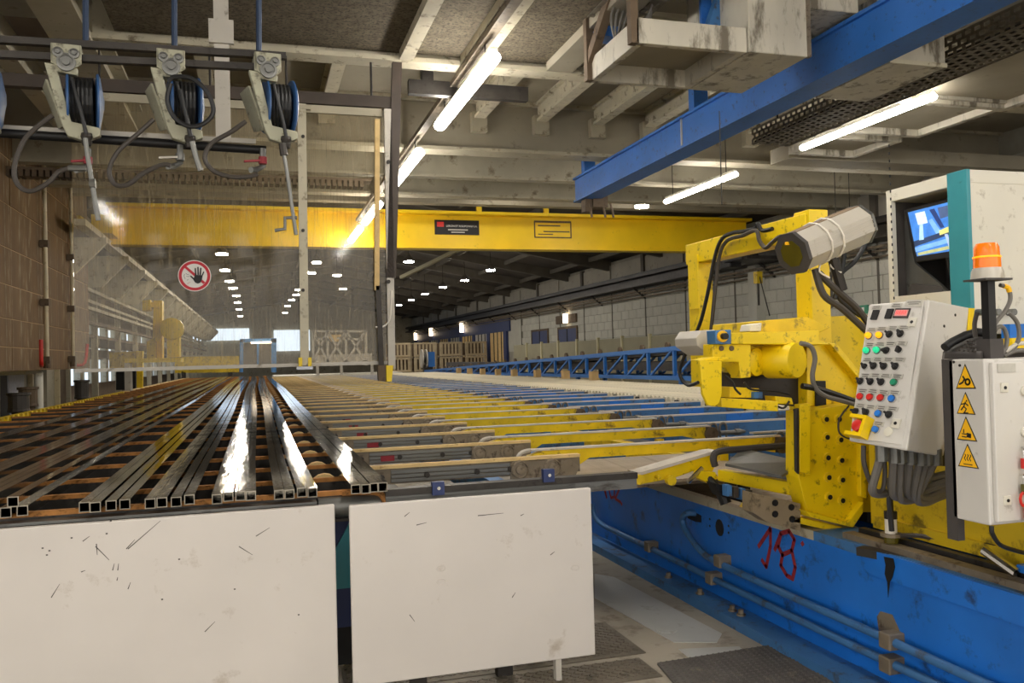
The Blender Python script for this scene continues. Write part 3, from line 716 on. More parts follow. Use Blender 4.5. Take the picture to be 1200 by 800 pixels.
q = [at(x, y, X=XB - .0225) for x, y in ((1036, 652), (1047, 654), (1049, 664), (1046, 676), (1043, 682), (1041, 700), (1040, 682), (1037, 672), (1038, 662))]
MB().prism(q, (-.002, 0, 0)).build('oil_stain', 'dark2', bed)
q = [at(x, y, X=XB - .001) for x, y in ((1028, 722), (1032, 716), (1046, 720), (1054, 738), (1060, 752), (1044, 742), (1030, 738))]
MB().prism(q, (-.002, 0, 0)).build('oil_stain', 'greybrown', bed)
# slatted plate on the aisle side under the arms
sp = thing('slatted_plate', 'worn slatted metal plate between the front beam and the yellow machine', 'plate', (2.5, 5.2, .8))
sme = MB().box((-.62, -.016, -.02), (.62, .016, 0)).mesh('slat', W['slat'])
for k in range(34): piece('slat', sme, (2.62 + .004*k, 4.95 + .036*k, .84), sp)
MB().box((2.05, 4.95, .80), (3.2, 6.15, .818)).build('base_sheet', 'greybrown', sp)
for x in (3.0, 3.1): MB().box((x - .03, 5.0, .672), (x + .03, 5.06, .79)).build('leg', 'dark', sp)

# ================================================================== YELLOW STRETCHER HEAD
HY = 3.95
hd = thing('stretcher_machine', 'yellow stretcher machine head with motor drum, bolted plate and tall cable frame', 'machine', (3.3, 4.2, ZB))
YL = 'yellow'
def hp(poly, dy, dep, name, m=YL, label=None, bevel=.004): return MB().px(poly, HY + dy, dep).build(name, m, hd, bevel=bevel, label=label)
fp = hp([(936, 482), (1004, 472), (1012, 520), (1012, 590), (995, 613), (946, 600), (936, 560)], 0, .12, 'bolted_plate')
hp([(932, 479), (936.5, 478), (937, 556), (933, 552)], -.055, .02, 'edge_strip', 'dark')
hp([(937, 474), (950, 472), (950, 556), (937, 553)], -.05, .05, 'edge_flange')
bm_ = MB().lathe([(.026, 0), (.026, -.012)], (0, 0, 0), (0, 1, 0), 12).mesh('bolt', W['yellow2'])
bd_ = MB().lathe([(.014, -.0125), (.014, -.016)], (0, 0, 0), (0, 1, 0), 8).mesh('bolt_socket', W['dark2'])
for x, y in ((968, 512), (984, 515), (969, 536), (985, 539), (970, 559), (986, 562), (971, 582), (986, 586), (967, 491), (982, 491)):
    b = piece('bolt', bm_, at(x, y, Y=HY), fp)
    piece('bolt_socket', bd_, at(x, y, Y=HY), hd)
hp([(944, 598), (994, 612), (1012, 588), (1012, 600), (1000, 618), (950, 606)], -.04, .14, 'lower_lip')
hp([(1008, 520), (1015, 522), (1016, 584), (1009, 582)], -.03, .2, 'side_lug')
hp([(930, 604), (990, 618), (985, 624), (925, 611)], .02, .5, 'foot_skid')
hp([(945, 400), (972, 402), (1006, 443), (1040, 480), (1040, 600), (1012, 600), (1012, 520), (1004, 470), (946, 476)], .12, .5, 'main_frame')
hp([(972, 402), (980, 402), (1030, 462), (1030, 480), (1006, 443)], .06, .1, 'diagonal_rib')
hp([(950, 398), (956, 371), (1020, 369), (1060, 440), (1060, 600), (1010, 600), (1006, 440)], .62, .75, 'rear_body')
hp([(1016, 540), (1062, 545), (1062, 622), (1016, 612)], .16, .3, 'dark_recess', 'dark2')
# top deck, bar, boxes
hp([(857, 390), (960, 387), (960, 398), (974, 404), (857, 403)], -.02, .16, 'cross_bar')
hp([(890, 376), (946, 371), (972, 384), (962, 389), (888, 390)], .14, .5, 'top_deck', 'yellow2', 'dirty worn top deck')
hp([(880, 380), (893, 378), (892, 388), (878, 388)], .1, .1, 'cream_block', 'cab2')
sb = hp([(838, 387), (857, 386), (857, 403), (839, 403)], -.05, .09, 'switch_box', 'blue2', 'small dusty blue switch box')
c = at(846, 394, Y=HY - .05); MB().cyl(c, c + Vector((0, -.012, 0)), .03, 14).build('switch_plate', 'warn', sb)
MB().cyl(c + Vector((0, -.012, 0)), c + Vector((0, -.04, 0)), .017, 10).build('switch_knob', 'black', sb)
hp([(835, 403), (880, 403), (880, 442), (868, 443), (866, 424), (835, 424)], 0, .1, 'bracket_plate')
for x in (845, 857): 
    c = at(x, 408, Y=HY); MB().cyl(c, c + Vector((0, -.006, 0)), .014, 10).build('hole', 'rusty2', hd)
hp([(820, 422), (846, 423), (846, 462), (843, 472), (838, 476), (830, 475), (824, 462)], -.12, .025, 'guard_plate', YL, 'rounded yellow guard plate')
hp([(820, 422), (846, 423), (860, 419), (838, 418)], -.11, .12, 'guard_top')
hp([(845, 466), (912, 470), (912, 482), (846, 477)], -.06, .12, 'lower_bar')
hp([(908, 464), (928, 466), (930, 474), (910, 473)], -.02, .1, 'link_block')
hp([(855, 453), (890, 455), (890, 466), (855, 466)], 0, .1, 'slide_block')
hp([(884, 459), (894, 459), (894, 467), (884, 467)], -.03, .06, 'valve_block', 'blue2')
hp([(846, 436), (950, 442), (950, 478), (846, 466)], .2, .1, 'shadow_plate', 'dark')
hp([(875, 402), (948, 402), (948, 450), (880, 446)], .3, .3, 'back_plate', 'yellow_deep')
hp([(957, 446), (968, 446), (969, 483), (957, 482)], .1, .02, 'cover', 'dark2')
# motor: big end drum towards the camera, narrower body behind, flange
c = at(932, 422, Y=HY - .02); r = .098
MB().lathe([(r*.3, -.012), (r*.93, -.012), (r, .0), (r, .16), (r*.8, .165), (r*.8, .27), (r*.86, .275), (r*.86, .36), (r*.6, .37), (r*.6, .5)], c, (-.42, 1, 0), 28).build('motor', 'yellow', hd, smooth=True)
c = at(889, 424, Y=HY + .06)
MB().lathe([(.05, 0), (.075, .01), (.075, .16), (.05, .17)], c, (-.42, 1, 0), 24).build('coupling_drum', 'yellow', hd, smooth=True)
c = at(906, 422, Y=HY + .1); MB().cyl(c, at(890, 422, Y=HY + .2), .05, 16).build('coupling', 'yellow', hd, smooth=True)
# pneumatics and cables
for pts in ([(850, 440), (858, 447), (862, 456), (868, 462)], [(872, 448), (880, 456), (905, 458), (925, 462)], [(925, 470), (918, 478), (908, 474)], [(930, 480), (940, 484), (945, 490)]):
    MB().tube([at(x, y, Y=HY - .04) for x, y in pts], .006, 6, 4).build('air_hose', 'rubber', hd)
MB().tube([at(x, y, Y=HY - .12) for x, y in ((938, 402), (950, 406), (955, 420), (952, 440), (956, 455), (968, 464), (985, 469), (1004, 474))], .013, 8, 5).build('conduit', 'hose', hd, smooth=True, label='grey conduit looping round the motor')
MB().tube([at(x, y, Y=HY - .11) for x, y in ((940, 452), (960, 456), (985, 464), (1008, 473))], .016, 8, 5).build('conduit', 'rubber', hd, smooth=True)
MB().tube([at(x, y, Y=HY - .1) for x, y in ((995, 475), (984, 490), (983, 505), (990, 512), (1000, 515))], .005, 6, 5).build('cable', 'hose2', hd)
# octagonal grey casting at the left
MB().px([(816, 396), (822, 387), (838, 386), (840, 416), (832, 416), (817, 405)], HY + .15, .25).build('grey_housing', 'greywhite', hd, bevel=.004)
# the tall frame: two posts and a sloping top bar, running away from the camera
FX = at(950, 300, Y=4.35).x
def fr(x, y): return at(x, y, X=FX)
p1, p2 = fr(948, 262), fr(820, 292)
MB().box((FX - .06, 4.27, 0.9), (FX + .07, 4.42, fr(948, 248).z)).build('frame_post', 'yellow', hd, bevel=.005)
yl = p2.y
MB().box((FX - .06, yl - .07, fr(812, 452).z), (FX + .06, yl + .08, fr(820, 290).z)).build('frame_post', 'yellow', hd, bevel=.005)
MB().box((FX - .075, yl - .09, fr(822, 362).z), (FX - .06, yl + .05, fr(820, 300).z)).build('post_cover', 'yellow', hd)
zt = fr(940, 251).z
MB().bar((FX, 4.3, zt - .09), (FX, yl + .1, fr(818, 285).z - .08), .13, .15).build('frame_bar', 'yellow', hd, bevel=.005)
# cables that hang over the bar
for k, pts in enumerate(([(905, 268), (893, 270), (888, 262), (885, 267), (872, 271), (858, 273), (846, 280), (838, 300), (829, 345), (820, 380), (808, 405), (799, 425), (797, 440), (806, 451), (818, 448)],
                         [(930, 281), (915, 277), (905, 284), (897, 290), (890, 282), (886, 270), (870, 276), (852, 282), (843, 300), (838, 340), (834, 380), (830, 415)])):
    MB().tube([at(x, y, X=FX - .1 - .02*k) for x, y in pts], .0135, 8, 5).build('cable', ('rubber', 'hose2')[k], hd, smooth=True)
MB().tube([at(843, 130, X=FX), at(846, 240, X=FX)], .004, 5).build('cable', 'rubber', hd)
for pts in ([(960, 320), (975, 335), (990, 348), (1005, 362), (1020, 382)], [(955, 315), (965, 345), (985, 360), (1003, 376), (1020, 392)]):
    MB().tube([at(x, y, Y=4.0) for x, y in pts], .02, 8, 5).build('cable', 'hose2', hd, smooth=True)
for pts in ([(1014, 274), (1012, 290), (1000, 308), (985, 322), (982, 345), (992, 358), (1008, 370)], [(990, 290), (986, 320), (978, 350)]):
    MB().tube([at(x, y, Y=4.25) for x, y in pts], .014, 8, 5).build('cable', 'rubber', hd, smooth=True)
# dark hoist block on the top right post
MB().px([(966, 322), (975, 318), (977, 360), (966, 365)], 4.4, .08).build('stand_post', 'dark', hd)

# tool camera housing, octagonal, strapped to its arm
a, b = at(931, 296, Y=3.95), at(1006, 264, Y=4.02)
cm = thing('camera_housing', 'dusty octagonal grey camera housing tied with white cable ties above the yellow machine', 'camera', b)
ax = (b - a).normalized()
def octa(p, q, r, fl=0):
    R_ = r/math.cos(math.pi/8); p, q = Vector(p), Vector(q)
    return MB().prism([p + (side*math.cos((k + .5)*math.pi/4) + nup*math.sin((k + .5)*math.pi/4))*R_ for k in range(8)], q - p)
up = Vector((0, 0, 1)); side = ax.cross(up).normalized(); nup = side.cross(ax)
octa(a, b, .105).build('shell', 'hardhat', cm)
MB().bar(a + nup*.106, b + nup*.106, .088, .006, nup).bar(a + (nup - side)*.0752, b + (nup - side)*.0752, .084, .006, nup - side).build('dusty_top', 'hardtop', cm)
for s_ in (-1, 1):
    for t_ in range(3): MB().bar(a + side*s_*.105 + nup*(-.03 + .025*t_), b + side*s_*.105 + nup*(-.03 + .025*t_), .008, .006, nup).build('rib', 'hardhat', cm)
octa(a - ax*.02, a + ax*.004, .112).build('front_bezel', 'beltdark', cm)
octa(a - ax*.024, a - ax*.02, .07).build('window', 'olive', cm)
MB().cbox(a - ax*.026 + nup*.06, (.03, .012, .016)).build('yellow_label', 'warn', cm)
octa(b - ax*.004, b + ax*.014, .11).build('rear_cap', 'greyal', cm)
for t_ in (.32, .5):
    p = a.lerp(b, t_); MB().tube([p + (side*math.cos(k*.524) + nup*math.sin(k*.524))*.117 for k in range(12)], .006, 6, closed=True).build('cable_tie', 'zip', cm)
    MB().tube([p - nup*.11, p - nup*.15 - ax*.03, p - nup*.2 + side*.03], .005, 5, 3).build('tie_tail', 'zip', cm)
MB().tube([a.lerp(b, .5) - nup*.1, a.lerp(b, .5) - nup*.3], .03, 8).build('stem', 'dark', cm)

# arms that hand the bars to the machine
sa = thing('swing_arm', 'short tilted yellow arm with a chrome cylinder in front of the yellow machine', 'arm', at(790, 560, Y=4.75))
MB().px([(739, 560), (748, 556), (836, 531), (842, 540), (834, 554), (812, 552), (790, 560), (748, 568), (740, 568)], 4.7, .09).build('arm', 'yellow', sa, bevel=.004)
MB().px([(745, 553), (752, 553), (834, 529), (843, 528), (836, 532), (750, 557)], 4.68, .13).build('belt', 'beltw', sa)
for x, y, r in ((747, 561, .03), (784, 562, .03), (769, 558, .012)):
    c = at(x, y, Y=4.69); MB().cyl(c, c + Vector((0, -.04, 0)), r, 14).build('pin', 'yellow2', sa)
MB().cyl(at(806, 565, Y=4.62), at(823, 548, Y=4.62), .014, 10).build('cylinder', 'chrome', sa)
MB().px([(822, 552), (838, 553), (842, 560), (830, 566), (818, 560)], 4.6, .08).build('knuckle', 'yellow', sa)
MB().cyl(at(830, 560, Y=4.62), at(846, 578, Y=4.55), .025, 10).build('damper', 'dark2', sa)
MB().cyl(at(846, 578, Y=4.55), at(851, 590, Y=4.53), .035, 10).build('damper_cap', 'rubber', sa)
MB().tube([at(x, y, Y=4.62) for x, y in ((838, 546), (836, 536), (842, 529), (870, 526), (936, 521))], .022, 8, 4).build('belt_roll', 'beltdark', sa)
ga = thing('guide_arm', 'yellow guide bar carrying a bare grey metal plate, left of the bolted yellow plate', 'arm', at(890, 570, Y=4.3))
MB().hexa([at(841, 563, Y=4.6), at(944, 584, Y=3.98), at(948, 583, Y=4.06), at(850, 563, Y=4.66), at(841, 550, Y=4.6), at(944, 568, Y=3.98), at(950, 567, Y=4.06), at(850, 549, Y=4.66)]).build('bar', 'yellow', ga, bevel=.004)
MB().hexa([at(850, 546, Y=4.4), at(916, 560, Y=4.02), at(940, 545, Y=4.1), at(870, 527, Y=4.7), at(850, 543, Y=4.4), at(916, 557, Y=4.02), at(940, 541, Y=4.1), at(870, 525, Y=4.7)]).build('grey_plate', 'greyal', ga)
MB().px([(882, 577), (938, 590), (938, 622), (900, 612), (882, 600)], 3.97, .1).build('bracket', 'tan', ga)
for x, y in ((908, 589), (908, 602), (927, 594), (928, 608)):
    c = at(x, y, Y=3.97); MB().cyl(c, c + Vector((0, -.006, 0)), .018, 10).build('bore', 'dark2', ga)
MB().px([(838, 566), (882, 577), (882, 592), (846, 582)], 4.25, .1).build('valve_rack', 'dark2', ga)
for k in range(4):
    c = at(852 + 8*k, 574 + 2*k, Y=4.2); MB().cbox(c, (.03, .05, .06)).build('valve', 'hose2' if k % 2 else 'blue2', ga)

# low yellow carriage wall behind the cabinets
cw = thing('machine_carriage', 'plain yellow carriage side wall behind the grey hoses, standing on the blue bed', 'machine', (3.5, 2.4, ZB))
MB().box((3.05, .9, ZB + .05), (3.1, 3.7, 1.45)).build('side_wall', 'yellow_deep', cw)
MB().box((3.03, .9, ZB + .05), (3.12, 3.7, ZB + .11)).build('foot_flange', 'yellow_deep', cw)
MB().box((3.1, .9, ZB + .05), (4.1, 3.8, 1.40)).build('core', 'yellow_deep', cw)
for x, y in ((1162, 641), (1088, 577)):
    c = at(x, y, X=3.05); MB().cbox((3.045, c.y, c.z), (.02, .05, .03)).build('mounting_hole', 'black', cw)
sn = thing('oiler', 'small white and brass lubricator on a bracket on top of the blue bed', 'lubricator', at(1045, 645, X=2.93))
c = at(1045, 645, X=2.93)
MB().cyl(c, c + Vector((0, 0, .07)), .034, 12).build('brass_base', 'olive', sn)
MB().cyl(c + Vector((0, 0, .07)), c + Vector((0, 0, .085)), .05, 14).build('collar', 'greybrown', sn)
MB().cyl(c + Vector((0, 0, .085)), c + Vector((0, 0, .155)), .028, 12).build('white_cup', 'zip', sn)
MB().cyl(c + Vector((0, 0, .155)), c + Vector((0, 0, .19)), .03, 12).cyl(c + Vector((0, 0, .19)), c + Vector((0, 0, .27)), .014, 8).build('cap', 'black', sn)
MB().tube([c + Vector((0, -.03, .078)), c + Vector((.1, -.1, .08)), c + Vector((.115, -.3, .07))], .012, 6, 4).build('side_pipe', 'hose2', sn)
MB().bar(c + Vector((-.1, .1, -.01)), c + Vector((-.02, -.15, -.01)), .07, .04).build('bracket', 'dark', sn)
p = at(1192, 672, X=2.95)
sl = thing('spray_lance', 'small chrome nozzle on the bed rail at the right picture edge', 'nozzle', p)
MB().cyl(p, p + Vector((0, .16, .06)), .022, 10).build('barrel', 'chrome', sl)
MB().cyl(p + Vector((0, -.02, -.02)), p + Vector((0, -.02, -.06)), .025, 10).build('fitting', 'greyal', sl)
MB().cbox(p + Vector((.03, -.05, .02)), (.04, .12, .03)).build('blue_grip', 'blue', sl)
# ================================================================== CONTROL CONSOLE
TL, TR = at(1018, 356.5, Y=3.15), at(1089, 351, Y=2.86)
BL, BR = at(994.5, 516.5, Y=3.01), at(1063, 528, Y=2.72)
TB, BB = at(1139, 361, Y=3.06), at(1106, 535, Y=2.92)
TLb, BLb = TL + (TB - TR), BL + (BB - BR)
co = thing('control_console', 'light grey sloping control console full of buttons and lamps, in front of the yellow machine', 'console', BR)
MB().hexa([BL, BR, BB, BLb, TL, TR, TB, TLb]).build('housing', 'cab', co, bevel=.008)
fn = (TR - TL).cross(BL - TL).normalized()
if fn.y > 0: fn = -fn
eu = (BR - BL).normalized(); ev = (TL - BL); ev = (ev - eu*ev.dot(eu)).normalized()
def fp_(x, y): return at_plane(x, y, (TL + BR)/2, fn)
MB().prism([fp_(x, y) for x, y in ((1020, 359), (1083, 354.5), (1058, 522), (997, 513))], fn*.006).build('front_door', 'cab', co, bevel=.002)
sn_ = (TB - TR).cross(BR - TR).normalized()
if sn_.y > 0: sn_ = -sn_
for x, y in ((1119, 369), (1106, 382)):
    c = at_plane(x, y, TR, sn_); MB().cyl(c, c + sn_*.004, .006, 8).build('screw', 'dark', co)
MB().prism([at_plane(x, y, TR, sn_) for x, y in ((1135, 361), (1141, 361), (1137, 389), (1133, 388))], sn_*.005).build('yellow_edge', 'yellow', co)
o_ = fn*.006
def disc(x, y, r0, prof, name, m, n=14, parent=None, label=None):
    return MB().lathe(prof, fp_(x, y) + o_, fn, n).build(name, m, parent or co, smooth=True, label=label)
def ftag(x, y, w=.052, h=.019):
    c = fp_(x, y) + o_
    t = MB().prism([c - eu*w/2 - ev*h/2, c + eu*w/2 - ev*h/2, c + eu*w/2 + ev*h/2, c - eu*w/2 + ev*h/2], fn*.003).build('name_tag', 'tagm', co)
    mb = MB()
    for k in range(2):
        q = c + fn*.003 + ev*(.004 - .008*k); wd_ = w*random.uniform(.3, .4)
        mb.prism([q - eu*wd_ - ev*.0014, q + eu*wd_ - ev*.0014, q + eu*wd_ + ev*.0014, q - eu*wd_ + ev*.0014], fn*.0006)
    mb.build('engraved_line', 'tagtext', t)
def lampb(x, y, m, label): 
    b = disc(x, y, 0, [(.016, 0), (.016, .006)], 'bezel', 'greyal')
    MB().lathe([(.0135, 0), (.0135, .01), (.01, .016)], fp_(x, y) + o_ + fn*.005, fn, 14).build('indicator_lamp', m, co, smooth=True, label=label)
def pushb(x, y, m, label):
    disc(x, y, 0, [(.0165, 0), (.0165, .009)], 'bezel', 'chrome')
    MB().lathe([(.0135, 0), (.0135, .012)], fp_(x, y) + o_ + fn*.005, fn, 14).build('push_button', m, co, smooth=True, label=label)
def selector(x, y, ang=.6, s=1):
    disc(x, y, 0, [(.0165*s, 0), (.0165*s, .008)], 'bezel', 'chrome')
    c = fp_(x, y) + o_ + fn*.008; d = (eu*math.cos(ang) + ev*math.sin(ang)); e = fn.cross(d)
    MB().cyl(c, c + fn*.008, .013*s, 12).prism([c - d*.014*s - e*.007, c + d*.016*s - e*.004, c + d*.016*s + e*.004, c - d*.014*s + e*.007], fn*.017).build('selector_switch', 'black', co)
for x, y in ((1028.5, 361), (1052, 358.5)): ftag(x, y)
ftag(1072.5, 356, .085, .03)
for x in (1027, 1043.7):
    c = fp_(x, 370 - (x - 1027)*.08) + o_; MB().prism([c - eu*.016 - ev*.022, c + eu*.016 - ev*.022, c + eu*.016 + ev*.022, c - eu*.016 + ev*.022], fn*.008).build('counter', 'black', co)
c = fp_(1058, 367.8) + o_; MB().prism([c - eu*.038 - ev*.022, c + eu*.038 - ev*.022, c + eu*.038 + ev*.022, c - eu*.038 + ev*.022], fn*.004).build('display_frame', 'beltdark', co)
dsp = MB().prism([c + fn*.004 - eu*.032 - ev*.014, c + fn*.004 + eu*.032 - ev*.014, c + fn*.004 + eu*.032 + ev*.014, c + fn*.004 - eu*.032 + ev*.014], fn*.002).build('display', 'display', co, label='lit red digit display')
text_mb('8888', .028, c + fn*.006, eu, ev, .001).build('digits', 'redled', dsp)
def lock(x, y, s=.02):
    c = fp_(x, y) + o_
    k_ = MB().prism([c - eu*s - ev*s, c + eu*s - ev*s, c + eu*s + ev*s, c - eu*s + ev*s], fn*.006).build('lock_plate', 'cab2', co, bevel=.002)
    MB().cyl(c + fn*.006, c + fn*.008, .007, 10).build('keyhole', 'black', k_)
lock(1070.5, 378.5); lock(1051.5, 497)
rows = [((1023, 387), (1035, 386), (1048, 385), (1061, 384.3)), ((1021, 404.5), (1033, 404), (1045, 403.5), (1058, 403)),
        ((1018, 422.5), (1030, 422), (1042.5, 422), (1055.5, 422)), ((1015.5, 440.5), (1027.5, 440.5), (1039.5, 441), (1053, 441.5)),
        ((1012.5, 458.5), (1024.5, 459), (1037, 460), (1050, 460.5)), ((1010, 476), (1021.8, 477.5), (1034.5, 478.5), (1047.5, 479.5))]
for r_ in rows:
    for x, y in r_: ftag(x, y)
ftag(1031, 497)
lampb(1020, 394.5, 'amber', 'lit amber lamp'); lampb(1032.5, 394, 'amber', 'lit amber lamp'); selector(1044.5, 393, 2.6); selector(1057.5, 392.5, 2.2)
lampb(1017.5, 412, 'green', 'lit green lamp'); lampb(1029.5, 411.5, 'green', 'lit green lamp'); selector(1041, 412, 3.4); selector(1056, 411.5, 1.6, .8)
for x, y in ((1015.5, 430.5), (1026, 430), (1038, 430.5), (1051.5, 430.5)): selector(x, y, 2.4, .8 if x < 1016 else 1)
for x, y in ((1010.5, 448), (1022.5, 448.5), (1035, 449)): selector(x, y, 2.5)
pushb(1050, 449.5, 'greenbtn', 'green push button')
for x, y in ((1010.5, 466), (1022, 466.8), (1034.5, 467.5)): pushb(x, y, 'red', 'red push button')
pushb(1047.5, 468.5, 'bluebtn', 'blue push button')
selector(1005, 483.5, 3.1); selector(1017, 484.5, 2.2); pushb(1031.8, 486, 'bluebtn', 'blue push button'); selector(1044, 487, 2.8)
pushb(1028.5, 504.5, 'bluebtn', 'blue push button')
disc(1042.5, 506.5, 0, [(.02, 0), (.02, .004), (.006, .005)], 'blank_plug', 'cab2')
c = fp_(1013, 503) + o_
es = MB().hexa([c - eu*.045 - ev*.045, c + eu*.04 - ev*.045, c + eu*.04 - ev*.045 + fn*.05, c - eu*.045 - ev*.045 + fn*.05, c - eu*.045 - ev*.03, c + eu*.04 - ev*.03, c + eu*.04 - ev*.03 + fn*.05, c - eu*.045 - ev*.03 + fn*.05]).hexa(
    [c - eu*.045 + ev*.03, c + eu*.04 + ev*.03, c + eu*.04 + ev*.03 + fn*.05, c - eu*.045 + ev*.03 + fn*.05, c - eu*.045 + ev*.045, c + eu*.04 + ev*.045, c + eu*.04 + ev*.045 + fn*.05, c - eu*.045 + ev*.045 + fn*.05]).hexa(
    [c + eu*.025 - ev*.03, c + eu*.04 - ev*.03, c + eu*.04 - ev*.03 + fn*.05, c + eu*.025 - ev*.03 + fn*.05, c + eu*.025 + ev*.03, c + eu*.04 + ev*.03, c + eu*.04 + ev*.03 + fn*.05, c + eu*.025 + ev*.03 + fn*.05]).prism(
    [c - eu*.045 - ev*.04, c + eu*.04 - ev*.04, c + eu*.04 + ev*.04, c - eu*.045 + ev*.04], fn*.006).build('stop_guard', 'yellow_bright', co, label='yellow shroud round the stop button')
MB().lathe([(.012, 0), (.012, .02), (.024, .022), (.024, .04), (.016, .044)], c + fn*.006, fn, 16).build('stop_button', 'red', es, smooth=True, label='red mushroom stop button')
# conduits that leave its underside
for k, (x, y) in enumerate(((1033, 530), (1048, 532), (1056, 533), (1067, 534), (1079, 535), (1086, 535), (1097, 535))):
    t = (k + .7)/7.6; p = BL.lerp(BR, .5).lerp(BLb.lerp(BB, .62), .4) if False else at(x, y, Y=2.9)
    MB().cyl(p + Vector((0, 0, -.035)), p + Vector((0, 0, .03)), .024, 12).build('cable_gland', 'greyal', co)
    lean = (-.01, .03, .03, .02, .0, -.01, -.05)[k]; yy = -.16 - .01*(k % 3)
    MB().tube([p, p + Vector((lean*.3, .02, -.06)), p + Vector((lean, .05, yy)), p + Vector((lean + .07, .08, yy - .025)), p + Vector((lean + .18, .13, yy - .02)), p + Vector((lean + .32, .16, yy)), Vector((3.06, p.y + .2, p.z + yy + .03))], .017, 8, 5).build('conduit', 'hose', co, smooth=True)
MB().tube([at(x, y, Y=2.95) for x, y in ((1012, 522), (1013, 545), (1024, 572), (1034, 574), (1037, 555), (1036, 535))], .01, 8, 5).build('cable', 'hose2', co, smooth=True)
MB().bar(BLb.lerp(BB, .5), BLb.lerp(BB, .5) + Vector((.35, .1, -.05)), .12, .1).build('mounting_arm', 'dark', co)
MB().tube([at(x, y, Y=3.2) for x, y in ((1043, 560), (1042, 585), (1044, 610), (1045, 622))], .012, 8, 4).build('cable', 'rubber', co)
MB().bar(TL + (TLb - TL)*.7 - Vector((0, 0, .45)), Vector((3.06, 3.2, 1.3)), .08, .08).build('mounting_arm', 'dark', co)

# ================================================================== LOWER ELECTRICAL CABINET
CY = 2.35
n1 = at(1160, 616, Y=CY); n2 = at(1160, 420.5, Y=CY); XC = n1.x
f1 = at(1117, 605, X=XC); z0, z1 = n1.z, n2.z
lc = thing('switch_cabinet', 'grey white electrical cabinet with four yellow warning triangles, right edge', 'cabinet', (XC + .3, CY, z0))
MB().box((XC, CY, z0), (XC + .62, f1.y, z1)).build('housing', 'cab', lc, bevel=.006)
MB().box((XC + .018, CY - .018, z0 + .012), (XC + .6, CY, z1 - .012)).build('door', 'cab', lc, bevel=.004)
MB().box((XC - .0, f1.y - .02, z0 - .08), (XC + .03, f1.y + .03, z1)).build('dark_side_bar', 'beltdark', lc)
MB().box((XC + .3, f1.y, .4 + z0 - .4), (3.1, f1.y + .06, z0 + .12)).build('mounting_arm', 'dark', lc)
dp = lambda x, y: at(x, y, Y=CY - .018)
sp_ = lambda x, y: at(x, y, X=XC)
c = dp(1179, 431); MB().cbox((c.x, c.y - .001, c.z), (.078, .004, .03)).build('name_tag', 'tagm', lc)
for x, y in ((1176, 454), (1179.5, 586)):
    c = dp(x, y); k_ = MB().cbox((c.x, c.y - .003, c.z), (.03, .008, .032)).build('lock_plate', 'cab2', lc, bevel=.002)
    MB().cyl((c.x, c.y - .007, c.z), (c.x, c.y - .009, c.z), .006, 10).build('keyhole', 'black', k_)
for x, y in ((1200, 458), (1200, 506)):
    c = dp(x, y); MB().lathe([(.017, 0), (.017, -.01), (.012, -.012)], c, (0, 1, 0), 14).build('blank_plug', 'cab2', lc, smooth=True)
for x, y in ((1118, 424), (1125, 428)):
    c = sp_(x, y); MB().cyl(c, c + Vector((-.003, 0, 0)), .005, 8).build('screw', 'dark', lc)
# warning triangles stuck on the cabinet side
def tri(ax_, bl, br, n_):
    A, B_, C_ = [sp_(*p) for p in (ax_, bl, br)]; g = (A + B_ + C_)/3; e = Vector((-.0012, 0, 0))
    s = MB().prism([A, B_, C_], e).build('warning_sign', 'black', lc, label='yellow warning triangle, %s' % n_)
    MB().prism([g + (p - g)*.86 + e for p in (A, B_, C_)], e*.6).build('yellow_field', 'warn', s)
    return s, A, B_, C_
def sym(s, pts2, w, closed=False):
    mb = MB()
    for ln in pts2:
        P = [sp_(x, y) for x, y in ln]
        for a, b in zip(P, P[1:]):
            d = (b - a).normalized(); e = Vector((0, -d.z, d.y))*w; X_ = Vector((-.002, 0, 0))
            mb.prism([a - d*w*.6 - e + X_, b + d*w*.6 - e + X_, b + d*w*.6 + e + X_, a - d*w*.6 + e + X_], (-.0008, 0, 0))
    return mb.build('pictogram', 'black', s)
s, *_ = tri((1131, 426), (1120.5, 455.5), (1144, 455.5), 'hand caught in rollers')
sym(s, [[(1125, 450), (1128.5, 448), (1131, 444), (1129, 441)], [(1132, 449)] * 2], .003)
ring = [(1134.5 + 2.6*math.cos(t*.6), 447.3 + 3.3*math.sin(t*.6)) for t in range(12)]; sym(s, [ring], .0034)
s, *_ = tri((1131.5, 459), (1121.5, 484.5), (1143.5, 486), 'figure stumbling')
sym(s, [[(1132, 471), (1130, 476), (1133, 479), (1131, 483)], [(1130, 476), (1127, 480)], [(1127, 473.5), (1132, 472.5), (1135, 475)], [(1133, 470), (1133.5, 469)], [(1130, 483.5), (1135, 483.8)]], .0022)
s, *_ = tri((1132, 487.5), (1121.5, 515), (1145.5, 517.5), 'hand being crushed')
sym(s, [[(1128, 508), (1133, 508.5)], [(1128, 511), (1133, 512)], [(1130, 503), (1130, 507)]], .0018)
sym(s, [[(1134, 508), (1138, 509)], [(1134, 511), (1138, 512)], [(1134.5, 509.5), (1138, 510.5)]], .0034)
s, *_ = tri((1134, 519.5), (1123, 546), (1147.5, 549.5), 'hot surface')
sym(s, [[(1131.5 + 3*k + math.sin(j*1.3)*.8, 532 + j*1.2 + .4*k) for j in range(7)] for k in range(3)] + [[(1130, 543.3), (1140, 544.7)]], .0016)
MB().tube([at(1162, 616, Y=CY + .05), at(1163, 625, Y=CY + .05), at(1172, 638, Y=CY + .06), at(1190, 645, Y=CY + .1), at(1203, 648, Y=CY + .15)], .008, 8, 5).build('cable', 'rubber', lc)
